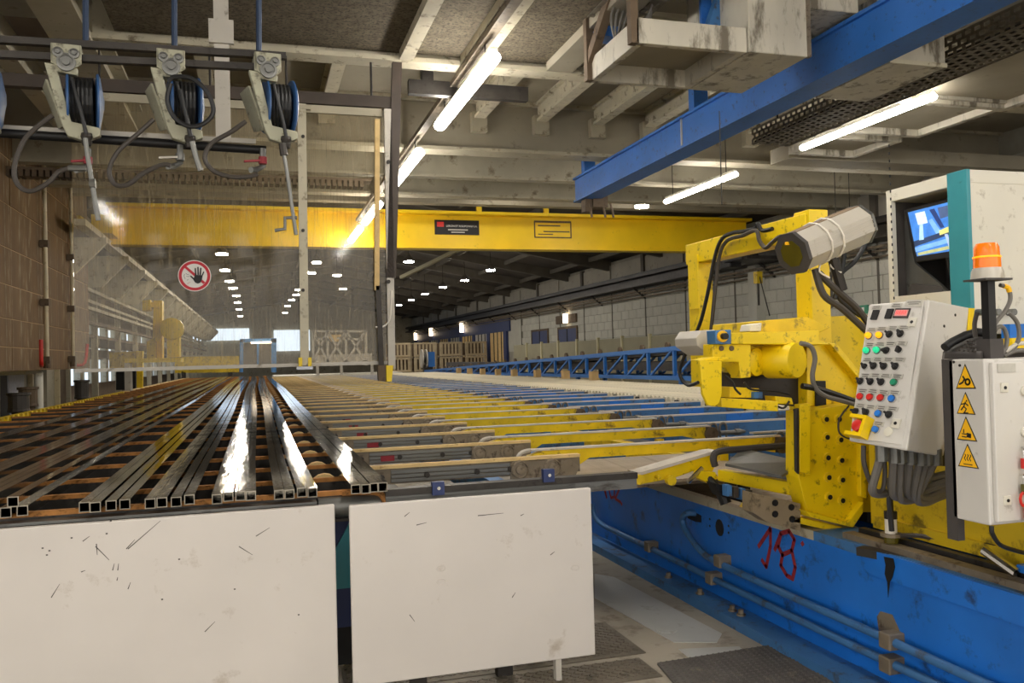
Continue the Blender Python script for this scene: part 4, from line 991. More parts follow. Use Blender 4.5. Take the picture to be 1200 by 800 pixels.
# padlocks and red hasp on the door
def padlock(x, y, m, label, nm):
    c = dp(x, y) + Vector((0, -.02, 0))
    t = thing('padlock', label, 'padlock', c + Vector((0, 0, -.025)))
    MB().cbox(c, (.034, .018, .036)).build('body', m, t, bevel=.003)
    MB().tube([c + Vector((.011*math.cos(a) if abs(math.cos(a)) > .01 else 0, 0, .018 + (.022 + .012*math.sin(a) if True else 0))) for a in [k*math.pi/8 for k in range(9)]], .0035, 6).tube([c + Vector((-.011, 0, .015)), c + Vector((-.011, 0, .042))], .0035, 6).tube([c + Vector((.011, 0, .015)), c + Vector((.011, 0, .042))], .0035, 6).build('shackle', 'chrome', t)
padlock(1197, 542, 'red', 'small red padlock hanging on the cabinet door', 0)
padlock(1197, 572, 'olive', 'small brass padlock below the red one on the cabinet door', 1)
c = dp(1197, 524)
hs = thing('hook', 'small steel hook at the cabinet door edge, above the padlocks', 'hook', c)
MB().tube([c, c + Vector((0, -.02, 0)), c + Vector((0, -.022, .02)), c + Vector((.01, -.02, .03))], .004, 6, 3).build('hook_wire', 'chrome', hs)
hp_ = thing('lockout_hasp', 'red lockout hasp dangling below the padlocks on the cabinet door', 'hasp', dp(1196, 602))
c = dp(1196, 592) + Vector((0, -.02, 0))
MB().cbox(c + Vector((.01, 0, -.02)), (.028, .012, .07)).build('tongs', 'red', hp_, bevel=.004)
MB().tube([c + Vector((-.002 + .02*math.cos(k*.6), 0, .025 + .025*math.sin(k*.6))) for k in range(11)], .005, 6, closed=True).build('ring', 'red', hp_)

# orange beacon on a black pole, standing on the cabinet
bp_ = at(1157, 318, Y=CY + .08)
bn = thing('warning_beacon', 'orange rotating beacon on a black pole standing on the electrical cabinet', 'beacon', (bp_.x, bp_.y, z1))
MB().box((bp_.x - .016, bp_.y - .016, z1), (bp_.x + .016, bp_.y + .016, bp_.z - .03)).build('pole', 'dark2', bn)
MB().box((bp_.x - .03, bp_.y - .03, z1), (bp_.x + .03, bp_.y + .03, z1 + .07)).build('foot', 'beltdark', bn)
MB().box((bp_.x - .06, bp_.y - .05, bp_.z - .034), (bp_.x + .06, bp_.y + .05, bp_.z - .027)).build('bracket', 'beltdark', bn)
MB().lathe([(.055, -.027), (.052, .0), (.047, .012)], bp_, (0, 0, 1), 24).build('base', 'hardhat', bn, smooth=True)
MB().lathe([(.045, .012), (.044, .048), (.0455, .05), (.0455, .053), (.042, .055), (.041, .085), (.034, .1), (.01, .103)], bp_, (0, 0, 1), 28).build('lens', 'orange', bn, smooth=True)
MB().lathe([(.0462, .048), (.0468, .051), (.0462, .054)], bp_, (0, 0, 1), 28).build('lens_ring', 'amber', bn)
MB().tube([at(x, y, Y=CY + .08) for x, y in ((1172, 334), (1181, 337), (1184, 350), (1178, 364), (1167, 378), (1160, 396), (1158, 412))], .0075, 8, 5).build('cable', 'hose', bn, smooth=True)
MB().tube([at(x, y, Y=CY + .08) for x, y in ((1176, 335), (1181, 336.5), (1183, 342))], .009, 8, 3).build('yellow_sleeve', 'warn', bn)
# desk telephone
tp = at(1133, 414, Y=CY + .12)
ph = thing('telephone', 'black desk telephone lying on the cabinet behind the beacon pole', 'telephone', (XC + .06, f1.y + .05, z1))
def php(x, y, Y): return at(x, y, Y=Y)
MB().hexa([php(1104, 421, 2.62), php(1150, 421, 2.42), php(1170, 412, 2.5), php(1118, 412, 2.72), php(1104, 412, 2.62), php(1150, 414, 2.42), php(1166, 392, 2.5), php(1122, 396, 2.72)]).build('body', 'beltdark', ph, bevel=.006)
MB().tube([php(1107, 408, 2.6), php(1113, 402, 2.6), php(1130, 394, 2.58), php(1146, 389, 2.55), php(1154, 390, 2.54)], [.017]*3 + [.015]*2, 10, 3) if False else None
MB().tube([php(1107, 407, 2.58), php(1115, 401, 2.585), php(1131, 393, 2.585), php(1146, 389, 2.57), php(1155, 390, 2.55)], .016, 10).build('handset', 'rubber', ph, smooth=True)
km = MB().cbox((0, 0, 0), (.012, .01, .006)).mesh('key', W['hose2'])
for i in range(6):
    for j in range(4):
        x = 1126 + i*5 + j*3.2; y = 411.5 - j*3.6 + (i - 3)*.3
        piece('key', km, php(x, y, 2.46 + .03*j), ph)
MB().tube([php(1106, 413, 2.58), php(1105, 425, 2.58), php(1108, 440, 2.58), php(1110, 432, 2.6)], .004, 6, 4).build('cord', 'hose', ph)
# cable loops on the cabinet top
cl = thing('cable_bundle', 'coiled grey cables lying on the cabinet top right of the telephone', 'cable', at(1185, 415, Y=CY + .12))
for k, pts in enumerate(([(1163, 395), (1168, 384), (1176, 384), (1180, 398), (1176, 412), (1168, 414), (1164, 404)], [(1182, 366), (1192, 378), (1194, 396), (1186, 412)], [(1145, 366), (1142, 380), (1143, 395)], [(1178, 412), (1190, 404), (1200, 402), (1210, 405)], [(1176, 417), (1190, 411), (1203, 410)])):
    MB().tube([at(x, y, Y=CY + .14) for x, y in pts], .008, 8, 5).build('cable', ('hose', 'hose', 'hose2', 'greywhite', 'hose')[k], cl, smooth=True)

# ================================================================== TALL MONITOR CABINET
TY = 4.0
e0 = at(1134, 199, Y=TY); XT = e0.x
t1 = at(1040, 222, X=XT); zt_ = e0.z; yF = t1.y
zb_ = at(1134, 392, Y=TY).z
mc = thing('monitor_cabinet', 'tall cream cabinet open at the side with a teal corner post, upper right', 'cabinet', (XT + .5, TY, 0))
MB().box((XT, TY, zb_), (XT + 1.3, TY + .03, zt_)).build('front_panel', 'cab2', mc, bevel=.004)
MB().box((XT, yF - .03, zb_), (XT + 1.3, yF, zt_)).build('back_panel', 'beltdark', mc)
MB().box((XT + .42, TY + .03, zb_), (XT + .45, yF - .03, zt_)).build('inner_wall', 'beltdark', mc)
ty_ = at(1112, 202, X=XT).y
MB().box((XT - .02, TY - .008, zb_ - .05), (XT + .01, ty_, zt_ + .005)).build('teal_post', 'teal', mc, bevel=.004)
MB().box((XT - .012, yF - .045, zb_), (XT + .02, yF + .0, zt_)).build('slotted_post', 'cab2', mc)
mb = MB()
for k in range(24):
    z = zb_ + .1 + k*.05; mb.box((XT - .0135, yF - .046, z), (XT - .011, yF - .036, z + .018))
mb.build('slots', 'black', mc, kind='stuff')
MB().box((XT - .01, TY - .004, zt_ - .075), (XT + 1.304, yF + .002, zt_ + .003)).build('top', 'cab2', mc, bevel=.004)
zs = at(1112, 341, X=XT).z
MB().box((XT - .01, TY + .003, zs - .1), (XT + .42, yF, zs)).build('shelf', 'cab2', mc)
MB().prism([at(x, y, X=XT + .1) for x, y in ((1047, 240), (1060, 246), (1072, 308), (1105, 336), (1112, 343), (1052, 345))], (.02, 0, 0)).build('side_baffle', 'greyal', mc)
MB().box((XT + .3, TY + .05, 0), (XT + 1.2, yF - .03, zb_)).build('pedestal', 'beltdark', mc)
ky = thing('keyboard_tray', 'dark folded tray on the shelf below the monitor', 'tray', at(1085, 340, X=XT + .08))
MB().hexa([at(x, y, X=XT + X_) for x, y, X_ in ((1064, 344, .03), (1106, 342, .05), (1104, 342, .2), (1072, 343, .2), (1068, 333, .03), (1104, 336, .05), (1100, 333, .2), (1074, 330, .2))]).build('tray', 'beltdark', ky)
# monitor
mo = thing('monitor', 'black monitor showing a bluish camera view, inside the tall cabinet', 'monitor', at(1090, 310, X=XT + .06))
mx_ = XT + .05
def mp_(u, v, X=mx_):     # corner interpolation on the tilted screen
    q = [at(1060, 245.5, X=X), at(1119, 230, X=X), at(1128, 299, X=X), at(1073, 307, X=X)]
    return (q[0].lerp(q[1], u)).lerp(q[3].lerp(q[2], u), v)
MB().prism([mp_(0, 0), mp_(1, 0), mp_(1, 1), mp_(0, 1)], (.04, 0, 0)).build('frame', 'black', mo, bevel=.003)
def emis(name, rgb, e): return mat(name, rgb, .4, 0, .3, 14, emit=e)
scr = MB().prism([mp_(u, v) for u, v in ((.06, .07), (.95, .07), (.95, .9), (.06, .9))], (-.002, 0, 0)).build('screen', emis('screen_blue', (64, 124, 206), .28), mo)
shapes = [(((.2, .12), (.4, .12), (.42, .34), (.22, .34)), (200, 226, 250)), (((.06, .62), (.95, .52), (.95, .6), (.06, .72)), (44, 60, 92)), (((.25, .34), (.32, .34), (.28, .62), (.18, .62)), (168, 204, 240)),
          (((.44, .3), (.52, .28), (.66, .55), (.55, .56)), (120, 170, 224)), (((.66, .12), (.92, .12), (.92, .3), (.68, .32)), (72, 90, 128)), (((.62, .52), (.92, .46), (.92, .56), (.62, .6)), (216, 206, 120)),
          (((.06, .74), (.95, .66), (.95, .74), (.06, .82)), (120, 170, 226)), (((.1, .84), (.9, .8), (.9, .86), (.1, .89)), (176, 182, 130)), (((.5, .12), (.6, .12), (.74, .48), (.66, .48)), (36, 56, 110)), (((.72, .6), (.78, .6), (.82, .84), (.77, .84)), (170, 190, 230))]
for k, (q, c_) in enumerate(shapes):
    MB().prism([mp_(*p) + Vector((-.002 - .0004*k, 0, 0)) for p in q], (-.0004, 0, 0)).build('picture_area', emis('screen_tone_%d' % k, c_, .28), scr)
MB().cyl(mp_(.7, 1.0), mp_(.7, 1.0) + Vector((.02, 0, -.1)), .012, 8).build('stand', 'black', mo)
bb_ = thing('bumper_bar', 'blue and yellow machine edge seen below the tall cabinet at the right', 'bar', (XT + .5, TY - .1, 1.5))
zz = at(1185, 392, Y=TY - .12).z
MB().box((XT + .1, TY - .16, zz - .02), (XT + 1.3, TY - .1, zz + .06)).build('blue_bar', 'blue', bb_)
MB().box((XT + .1, TY - .17, zz - .1), (XT + 1.3, TY - .1, zz - .02)).build('yellow_bar', 'yellow', bb_)
for k, (x, y) in enumerate(((1145, 366), (1163, 366), (1181, 366))):
    c = at(x, y, Y=TY); MB().cyl(c, c + Vector((0, -.05, 0)), .02, 10).build('connector', 'greyal', mc)
# ================================================================== OVERHEAD
ib = thing('overhead_beam', 'bright blue overhead steel beam running diagonally across the upper right', 'beam', (5.5, 9, 4.3))
MB().box((5.36, 2.5, 4.3), (5.7, 13.9, 4.335)).build('bottom_flange', 'blue_beam', ib)
MB().box((5.36, 2.5, 4.69), (5.7, 13.9, 4.725)).build('top_flange', 'blue_beam', ib)
MB().box((5.40, 2.5, 4.335), (5.43, 13.9, 4.69)).build('web', 'blue_beam', ib)
MB().box((5.38, 9.98, 4.335), (5.40, 10.0, 4.69)).build('splice_line', 'beltw', ib)
for x, y in ((688, 215), (816, 125), (979, 30)):
    p = at(x, y, X=5.5); MB().box((5.43, p.y - .07, 4.725), (5.63, p.y + .07, 5.6)).build('hanger_post', 'blue_beam', ib)
tq = thing('beam_trolley', 'small reddish trolley clamp at the far end of the blue overhead beam', 'trolley', (5.5, 13.7, 4.1))
p = at(700, 232, Y=13.6)
MB().cbox((p.x, 13.6, p.z), (.26, .3, .36)).cbox((p.x - .2, 13.6, p.z - .1), (.12, .2, .3)).build('clamp', 'rusty2', tq)
for dx in (-.1, .1): MB().cyl((p.x + dx, 13.44, p.z + .1), (p.x + dx, 13.4, p.z + .1), .07, 10).build('wheel', 'rusty2', tq)
for dx in (-.2, .05, .2): MB().tube([(p.x + dx, 13.5, p.z - .1), (p.x + dx + .05, 13.5, p.z - .35)], .02, 6).build('hook', 'rusty2', tq)

def ring(pts, Z, h, b, nm, label, inner=True):
    P = [at(x, y, Z=Z) for x, y in pts]
    x0, x1 = min(p.x for p in P), max(p.x for p in P); y0, y1 = min(p.y for p in P), max(p.y for p in P)
    t = thing(nm, label, 'platform', ((x0 + x1)/2, (y0 + y1)/2, Z))
    for a_, b_ in (((x0, y0), (x1, y0 + b)), ((x0, y1 - b), (x1, y1)), ((x0, y0 + b), (x0 + b, y1 - b)), ((x1 - b, y0 + b), (x1, y1 - b))):
        MB().box((*a_, Z), (*b_, Z + h)).build('edge_beam', 'steel_box', t, bevel=.006)
    MB().box((x0 + b, y0 + b, Z + h - .05), (x1 - b, y1 - b, Z + h - .01)).build('bottom_panel', 'panel_ceil', t)
    return t, (x0, x1, y0, y1)
t, (a0, a1, b0, b1) = ring(((694, 97), (808, 104), (872, 61), (745, 51)), 4.3, .22, .07, 'hung_platform', 'stained white recessed steel platform hung under the ceiling, left of the blue beam')
t['label'] = 'stained white recessed steel platform hung under the ceiling left of the blue beam'
MB().box((a0 - .05, b0, 4.3), (a0 + .02, b0 + .08, 5.6)).build('hanger', 'rusty2', t)
MB().box((a0 - .05, b1 - .08, 4.3), (a0 + .02, b1, 5.6)).build('hanger', 'rusty2', t)
MB().bar((a0, b1 - .05, 4.5), (a0, b0, 5.3), .08, .1).build('brace', 'rusty2', t)
MB().box((a0 + .05, b0 + .9, 4.7), (a0 + .25, b0 + 1.1, 5.6)).build('blue_post', 'blue_beam', t)
MB().box((a0 + 1.1, b0 + .6, 4.6), (a1 - .1, b0 + .64, 5.6)).build('blue_sheet', 'blue_beam', t)
MB().bar((a0 + 1.0, b0 + .5, 4.6), (a1 + .2, b0 + .5, 5.3), .1, .16).build('blue_brace', 'blue2', t)
hb = thing('duct_box', 'tall stained grey sheet metal box beside the hung platform, cut by the blue beam', 'duct', (a1 + .6, b0 + .5, 4.3))
MB().box((a1 + .01, b0 - .02, 4.3), (min(a1 + .62, 5.33), b1, 5.58)).box((a1 + .64, b0 + .0, 4.76), (a1 + 1.2, b1 - .2, 5.58)).build('casing', 'steel_box', hb, bevel=.01)
MB().box((a1 + .61, b0 - .03, 4.3), (a1 + .65, b0 + .02, 5.58)).build('seam_strip', 'greybrown', hb)
P = [at(x, y, Z=4.3) for x, y in ((1036, 73), (1107, 80), (952, 115), (1019, 117))]; P[0].x = 5.73
hb = thing('duct_box', 'stained white ceiling box right of the blue beam, above the perforated tray', 'duct', (P[0].x, P[0].y, 4.3))
MB().box((P[0].x, P[0].y, 4.3), (P[1].x, P[2].y, 5.0)).build('casing', 'steel_box', hb, bevel=.01)
MB().box((P[0].x - .01, P[0].y - .01, 4.3), (P[1].x + .01, P[0].y, 4.34)).build('rim', 'cream', hb)
ring(((1090, 124), (1186, 127), (1290, 60), (1200, 55)), 4.55, .14, .1, 'hung_platform', 'recessed ceiling frame at the right edge above the batten light')
ring(((935, 182), (1011, 182), (1040, 165), (966, 165)), 4.62, .14, .1, 'hung_platform', 'small recessed ceiling frame directly right of the lit batten, near its far end')
ring(((1012, 158), (1088, 158), (1165, 120), (1085, 118)), 4.6, .14, .1, 'hung_platform', 'recessed ceiling frame right of the middle of the lit batten')
MB().box((8.0, 11.4, 4.62), (13, 11.9, 4.85)).build('roof_beam', 'panel_ceil', ceil)
MB().box((8.4, 5.2, 4.75), (13, 8.6, 5.2)).build('roof_beam', 'panel_ceil', ceil)
# perforated cable trays (real slots, lattice of strips)
def tray(x0, x1, y0, y1, z, h, label):
    t = thing('cable_tray', label, 'cable tray', ((x0 + x1)/2, (y0 + y1)/2, z))
    def lattice(p, du, dv, nu, nv, nrm):
        mb = MB(); p, du, dv, e = Vector(p), Vector(du), Vector(dv), Vector(nrm)
        for j in range(nv + 1):
            a_ = p + dv*(j/nv) - dv*(.0); w = dv*(.22/nv)
            mb.prism([a_ - w, a_ + du - w, a_ + du + w, a_ + w], e)
        for j in range(nv):
            for i in range(nu + 1):
                o_2 = du*((i + (.5 if j % 2 else 0))/nu); 
                if (i + .5)/nu > 1 and j % 2: continue
                a_ = p + dv*(j/nv) + o_2; w = du*(.2/nu)
                mb.prism([a_ - w, a_ + w, a_ + w + dv/nv, a_ - w + dv/nv], e)
        return mb
    nu = int((y1 - y0)/.11)
    lattice((x0, y0, z), (0, y1 - y0, 0), (x1 - x0, 0, 0), nu, 5, (0, 0, .003)).build('slotted_floor', 'zinc', t)
    lattice((x0, y0, z), (0, y1 - y0, 0), (0, 0, h), nu, 3, (.003, 0, 0)).build('slotted_side', 'zinc', t)
    lattice((x1, y0, z), (0, y1 - y0, 0), (0, 0, h), nu, 3, (.003, 0, 0)).build('slotted_side', 'zinc', t)
    for k in range(6): MB().tube([(x0 + .08 + k*.07, y0, z + .04), (x0 + .05 + k*.06, y1, z + .04)], .022, 6).build('cable', 'hose2', t)
    for yy in (y0 + .8, y1 - .6): MB().tube([(x0, yy, z + h), (x0, yy, 5.6)], .01, 6).build('hanger', 'dark', t)
tray(6.65, 7.2, 3.6, 10.3, 4.5, .2, 'perforated grey cable tray between the blue beam and the lit batten')
tg = thing('cable_tray', 'short perforated tray with a clump of hanging grey cables, top right of the middle', 'cable tray', at(735, 10, Y=7.2))
mb = MB(); z_ = at(735, 8, Y=7.2)
for i in range(7): mb.box((z_.x - .28 + i*.09, 7.0, z_.z), (z_.x - .23 + i*.09, 7.5, z_.z + .004))
for j in range(4): mb.box((z_.x - .28, 7.0 + j*.15, z_.z - .002), (z_.x + .31, 7.05 + j*.15, z_.z + .002))
mb.box((z_.x - .28, 6.99, z_.z), (z_.x + .31, 7.0, z_.z + .09)); mb.build('slotted_floor', 'zinc', tg)
for k in range(6):
    x0 = 722 + 6*k
    MB().tube([at(x, y, Y=7.1 + .03*k) for x, y in ((x0, 2), (x0 - 6, 20), (720 + 2*k, 44 + 2*k), (728 + 3*k, 56 - k), (742 + 3*k, 40), (757 + k, 22), (765, 2))], .011, 6, 5).build('cable', 'hose', tg, smooth=True)

# ------------------------------------------------------------------ hose reels on a rail
RY = 5.5
rl = thing('reel_rail', 'pair of dull steel rails from which the hose reels hang', 'rail', (-.9, RY, 3.4))
for (x0, y0, x1, y1) in ((-120, 40, 335, 66), (-120, 58, 300, 79)):
    a, b = at(x0, y0, Y=RY + .02), at(x1, y1, Y=RY + .02)
    MB().bar(a, b, .045, .04).build('rail', 'dark', rl)
for k, (x, y0, y1) in enumerate(((100, -90, 55), (204, -90, 60), (303, -90, 66))):
    MB().tube([at(x, y0, Y=RY + .02), at(x + .5, y1, Y=RY + .02)], .018, 8).build('hanger_rod', 'rod', rl)
def reel(cx, cy, label):
    o = at(cx, cy, Y=RY); yaw = Matrix.Rotation(.1, 3, 'Z')
    T = lambda x, y, z: o + yaw @ Vector((x, y, z))
    t = thing('hose_reel', label, 'hose reel', o, 'hose reels hanging over the table')
    def X_(mb): mb.v = [o + yaw @ v for v in mb.v]; return mb
    X_(MB().prism([(-.08, -.04, 0), (.08, -.04, 0), (.08, -.04, -.11), (.05, -.04, -.135), (-.05, -.04, -.135), (-.08, -.04, -.11)], (0, .02, 0)).box((-.08, -.04, -.12), (-.065, .12, 0)).box((.065, -.04, -.06), (.08, .12, 0))).build('hanger_bracket', 'reelcream', t, bevel=.004)
    for x, z, r in ((-.042, -.055, .029), (.042, -.055, .029), (0, -.11, .052)):
        w = X_(MB().lathe([(r, 0), (r, .016), (r*.72, .018), (r*.7, .012), (r*.42, .012), (r*.4, .026), (r*.2, .026)], (x, -.04, z), (0, -1, 0), 16)).build('guide_roller', 'greyal', t, smooth=True)
    X_(MB().prism([(-.115, -.03, -.115), (.06, -.03, -.135), (.055, -.03, -.175), (-.045, -.03, -.165), (.02, -.03, -.45), (.17, -.03, -.475), (.175, -.03, -.52), (.09, -.03, -.56), (.0, -.03, -.535), (-.03, -.03, -.47)], (0, .055, 0))).build('frame', 'reelcream', t, bevel=.006)
    X_(MB().prism([(-.115, .02, -.2), (-.03, .02, -.47), (-.07, .2, -.44), (-.15, .2, -.2)], (.012, 0, .0))).build('side_cheek', 'reelcream', t)
    ax_ = Vector((1, .1, .0)); c0 = Vector((-.005, .09, -.3))
    X_(MB().lathe([(.03, -.02), (.165, -.01), (.17, .0), (.13, .008)], c0, ax_, 24)).build('flange', 'reelblue', t, smooth=True)
    X_(MB().lathe([(.13, 0), (.175, .006), (.178, .016), (.15, .028), (.05, .045), (.03, .05)], c0 + Vector((.145, .0145, 0)), ax_, 28)).build('flange', 'reelblue', t, smooth=True, label='domed blue reel flange')
    for k in range(6):
        cc = c0 + Vector((.015 + .023*k, 0, 0))
        X_(MB().tube([cc + Vector((0, math.cos(a_)*.135, math.sin(a_)*.135)) for a_ in [j*math.pi/9 for j in range(18)]], .0125, 6, closed=True)).build('hose_coil', 'rubber', t)
    X_(MB().tube([(.03, -.055, -.2), (.05, -.065, -.3), (.08, -.06, -.42), (.1, -.05, -.53)], .011, 8, 5)).build('hose_lead', 'rubber', t)
    X_(MB().lathe([(.03, 0), (.034, -.02), (.026, -.04), (.03, -.045), (.024, -.07)], (.1, -.03, -.515), (0, 0, 1), 12)).build('hose_guide', 'dark', t)
    return t
def RT(pts, r, nm, m, par, lab=None, dy=-.05, n=8, sm=6): return MB().tube([at(x, y, Y=RY + dy) for x, y in pts], r, n, sm).build(nm, m, par, smooth=True, label=lab)
r1 = reel(78, 54, 'hose reel in front of the rusty wall, left of the one with the loop')
RT([(62, 135), (48, 145), (28, 165), (17, 195), (20, 215), (35, 224), (55, 215), (68, 202), (80, 197)], .014, 'supply_hose', 'hose2', r1, 'brown grey supply hose in a loop')
RT([(80, 197), (101, 197)], .018, 'hose_fitting', 'greyal', r1, sm=1); RT([(100, 162), (103, 185), (108, 215), (115, 258)], .014, 'hose_end', 'greyal', r1, 'bare steel hose end')
RT([(105, 215), (112, 215)], .03, 'stop_collar', 'greyal', r1, sm=1)
r2 = reel(200, 60, 'hose reel with a loop of black hose sprung out in front of it')
RT([(180, 140), (160, 158), (138, 178), (128, 200), (135, 216), (150, 216), (168, 203), (190, 193), (200, 194)], .014, 'supply_hose', 'hose2', r2, 'brown grey supply hose in a loop')
RT([(197, 95), (205, 90), (225, 92), (243, 108), (250, 130), (240, 144), (222, 148), (205, 138), (196, 118), (200, 98)], .0135, 'loose_loop', 'rubber', r2, 'loose loop of black hose', dy=-.14)
RT([(212, 105), (217, 130), (224, 160)], .012, 'hose_lead', 'rubber', r2, dy=-.12); RT([(225, 166), (230, 185), (235, 200)], .017, 'hose_end', 'greyal', r2, 'bare steel hose end')
r3 = reel(313, 64, 'hose reel nearest the slim cream post, steel hose end hanging down')
RT([(288, 142), (270, 155), (248, 168), (240, 185), (250, 200), (270, 207), (290, 207), (302, 204)], .014, 'supply_hose', 'hose2', r3, 'brown grey supply hose in a loop')
RT([(331, 172), (336, 200), (341, 235), (347, 275)], .012, 'hose_end', 'greyal', r3, 'steel hose end hanging down')
RT([(331, 168), (333, 182)], .024, 'hose_coupling', 'dark', r3, sm=1)
RT([(348, 255), (334, 255), (334, 268), (322, 270)], .012, 'crank_handle', 'greyal', r3, sm=1)
r0 = reel(-42, 46, 'blue hose reel cut by the left picture edge')
# pipe with valves behind the reels
pv = thing('air_pipe', 'dark air pipe with tees and valves running behind the hose reels', 'pipe', (-.6, RY + .2, 2.9))
MB().tube([at(-60, 152, Y=RY + .2), at(312, 176, Y=RY + .2)], .028, 10).build('pipe', 'dark2', pv, smooth=True)
MB().bar(at(-60, 146, Y=RY + .22), at(300, 166, Y=RY + .22), .02, .03).build('light_strip', 'greywhite', pv)
for x, y, col, sx in ((103, 180, 'redpaint', -20), (211, 176, 'greywhite', -25), (308, 180, 'redpaint', -22)):
    P = [at(x, y - 6, Y=RY + .12), at(x, y + 15, Y=RY + .12)]
    MB().tube(P + [at(x - 8, y + 19, Y=RY + .1), at(x - 14, y + 19, Y=RY + .05)], .019, 8).build('elbow', 'greyal', pv, smooth=True)
    MB().bar(at(x, y + 8, Y=RY + .07), at(x + sx, y + 9, Y=RY + .05), .02, .012).build('valve_lever', col, pv)
    MB().cyl(at(x, y + 4, Y=RY + .08), at(x, y + 12, Y=RY + .08), .026, 10).build('valve_body', 'redpaint' if col == 'redpaint' else 'greyal', pv)

# ------------------------------------------------------------------ clear plastic sheet with its posts and sign
PY = 9.0
pn = thing('plastic_sheet', 'large scratched clear plastic guard sheet hanging above the far end of the table', 'guard', (-.2, PY, 1.6))
MB().box((at(86, 300, Y=PY).x, PY - .004, 1.62), (at(451, 300, Y=PY).x, PY + .004, 4.25)).build('sheet', 'pane', pn)
MB().box((at(86, 300, Y=PY).x, PY - .012, 1.6), (at(451, 300, Y=PY).x, PY + .012, 1.635)).build('bottom_strip', 'greywhite', pn)
MB().box((at(86, 300, Y=PY).x, PY - .02, 4.22), (at(451, 300, Y=PY).x, PY + .02, 4.3)).build('top_strip', 'cream2', pn)
MB().box((-2.6, PY - .04, 4.31), (1.42, PY + .06, 4.43)).build('carrier_beam', 'post', pn)
for x in (120, 250, 340, 440): p = at(x, 300, Y=PY); MB().tube([(p.x, PY + .02, 4.43), (p.x, PY + .02, 4.82)], .012, 6).build('hanger', 'dark', pn)
sl = thing('slim_post', 'slim cream post holding the plastic sheet, right of the hose reels', 'post', (at(357, 432, Y=PY).x, PY - .05, 1.55))
MB().bar(at(357, 428, Y=PY - .05), at(353.5, 122, Y=PY - .05), .085, .05, (0, 1, 0)).build('post_bar', 'cream', sl)
MB().bar(at(344, 125, Y=PY - .06), at(364, 126.5, Y=PY - .06), .05, .04).build('top_bracket', 'cream2', sl)
for y in (160, 270, 340): p = at(355, y, Y=PY - .09); MB().cyl(p, p + Vector((0, -.015, 0)), .018, 8).build('bolt', 'dark', sl)
for dx in (-5, 6):
    p = at(357 + dx, 424, Y=PY - .06); MB().cbox(p, (.035, .06, .09)).build('yellow_bracket', 'yellow', sl)
p = at(357, 431, Y=PY - .06); MB().cbox(p, (.16, .08, .03)).build('foot', 'paper', sl)
hp2 = thing('hanging_post', 'tall dark hanging post with a pale lower half and yellow foot, centre left', 'post', at(453, 445, Y=PY))
MB().bar(at(458, 326, Y=PY - .02), at(465, 70, Y=PY - .02), .1, .07, (0, 1, 0)).build('upper_bar', 'post', hp2)
MB().bar(at(459, 432, Y=PY - .03), at(454, 128, Y=PY - .03), .075, .05, (0, 1, 0)).build('pale_bar', 'greywhite', hp2)
MB().bar(at(441.5, 340, Y=PY - .05), at(442, 140, Y=PY - .05), .05, .05, (0, 1, 0)).build('cream_sleeve', 'belt', hp2)
MB().bar(at(447, 432, Y=PY - .05), at(443, 335, Y=PY - .05), .05, .05, (0, 1, 0)).build('inner_bar', 'dark', hp2)
for y in (190, 330): p = at(455, y, Y=PY - .07); MB().cyl(p, p + Vector((0, -.02, 0)), .022, 8).build('bolt', 'dark', hp2)
MB().px([(443, 428), (452, 428), (452, 447), (444, 446)], PY - .08, .1).build('dark_foot', 'rusty2', hp2)
MB().px([(452.5, 428), (461, 428), (459, 447), (453, 447)], PY - .08, .1).build('yellow_foot', 'yellow', hp2)
MB().tube([at(x, y, Y=PY - .06) for x, y in ((459, 340), (457, 372), (450, 382), (440, 383))], .01, 6, 5).build('white_cable', 'zip', hp2)
sc_ = at(228, 323, Y=PY - .006); SR = .155
sg = thing('no_touching_sign', 'round red and white sign with a crossed out black hand on the plastic sheet', 'sign', sc_ - Vector((0, 0, SR)))
MB().cyl(sc_, sc_ + Vector((0, -.002, 0)), SR, 40).build('white_disc', 'signwhite', sg)
mb = MB(); n_ = 40
for k in range(n_):
    a_, b_ = 2*math.pi*k/n_, 2*math.pi*(k + 1)/n_
    mb.prism([sc_ + Vector((math.cos(t)*r_*SR, -.002, math.sin(t)*r_*SR)) for t, r_ in ((a_, .77), (b_, .77), (b_, .95), (a_, .95))], (0, -.001, 0))
mb.build('red_ring', 'signred', sg)
def s2(x, y, d=-.003): return sc_ + Vector(((x - 480)/325*SR, d, (400 - y)/308*SR))
MB().prism([s2(275, 235), (s2(315, 205)), s2(690, 530), s2(650, 565)], (0, -.001, 0)).build('red_bar', 'signred', sg)
mb = MB()
mb.prism([s2(x, y, -.004) for x, y in ((488, 380), (640, 395), (625, 480), (590, 540), (540, 555), (490, 535), (455, 480))], (0, -.001, 0))
for a_, b_, w_ in (((505, 390), (497, 255), 15), ((552, 385), (550, 232), 15), ((592, 390), (605, 250), 15), ((622, 410), (662, 325), 13), ((480, 480), (405, 408), 15)):
    A, B_ = s2(*a_, -.004), s2(*b_, -.004); d = (B_ - A).normalized(); e = Vector((-d.z, 0, d.x))*w_/325*SR
    mb.prism([A - e, B_ - e*.9, B_ + d*.006, B_ + e*.9, A + e], (0, -.001, 0))
mb.build('black_hand', 'black', sg)
mb = MB()
for ln in (((290, 370), (275, 400), (285, 440), (300, 465)), ((310, 350), (340, 380), (370, 370)), ((330, 490), (360, 470)), ((320, 410), (360, 420), (380, 400))):
    for a_, b_ in zip(ln, ln[1:]):
        A, B_ = s2(*a_), s2(*b_); d = (B_ - A).normalized(); e = Vector((-d.z, 0, d.x))*.0018; mb.prism([A - e, B_ - e, B_ + e, A + e], (0, -.0005, 0))
mb.build('worn_pictogram', 'tagtext', sg, label='worn grey traces of a pictogram')
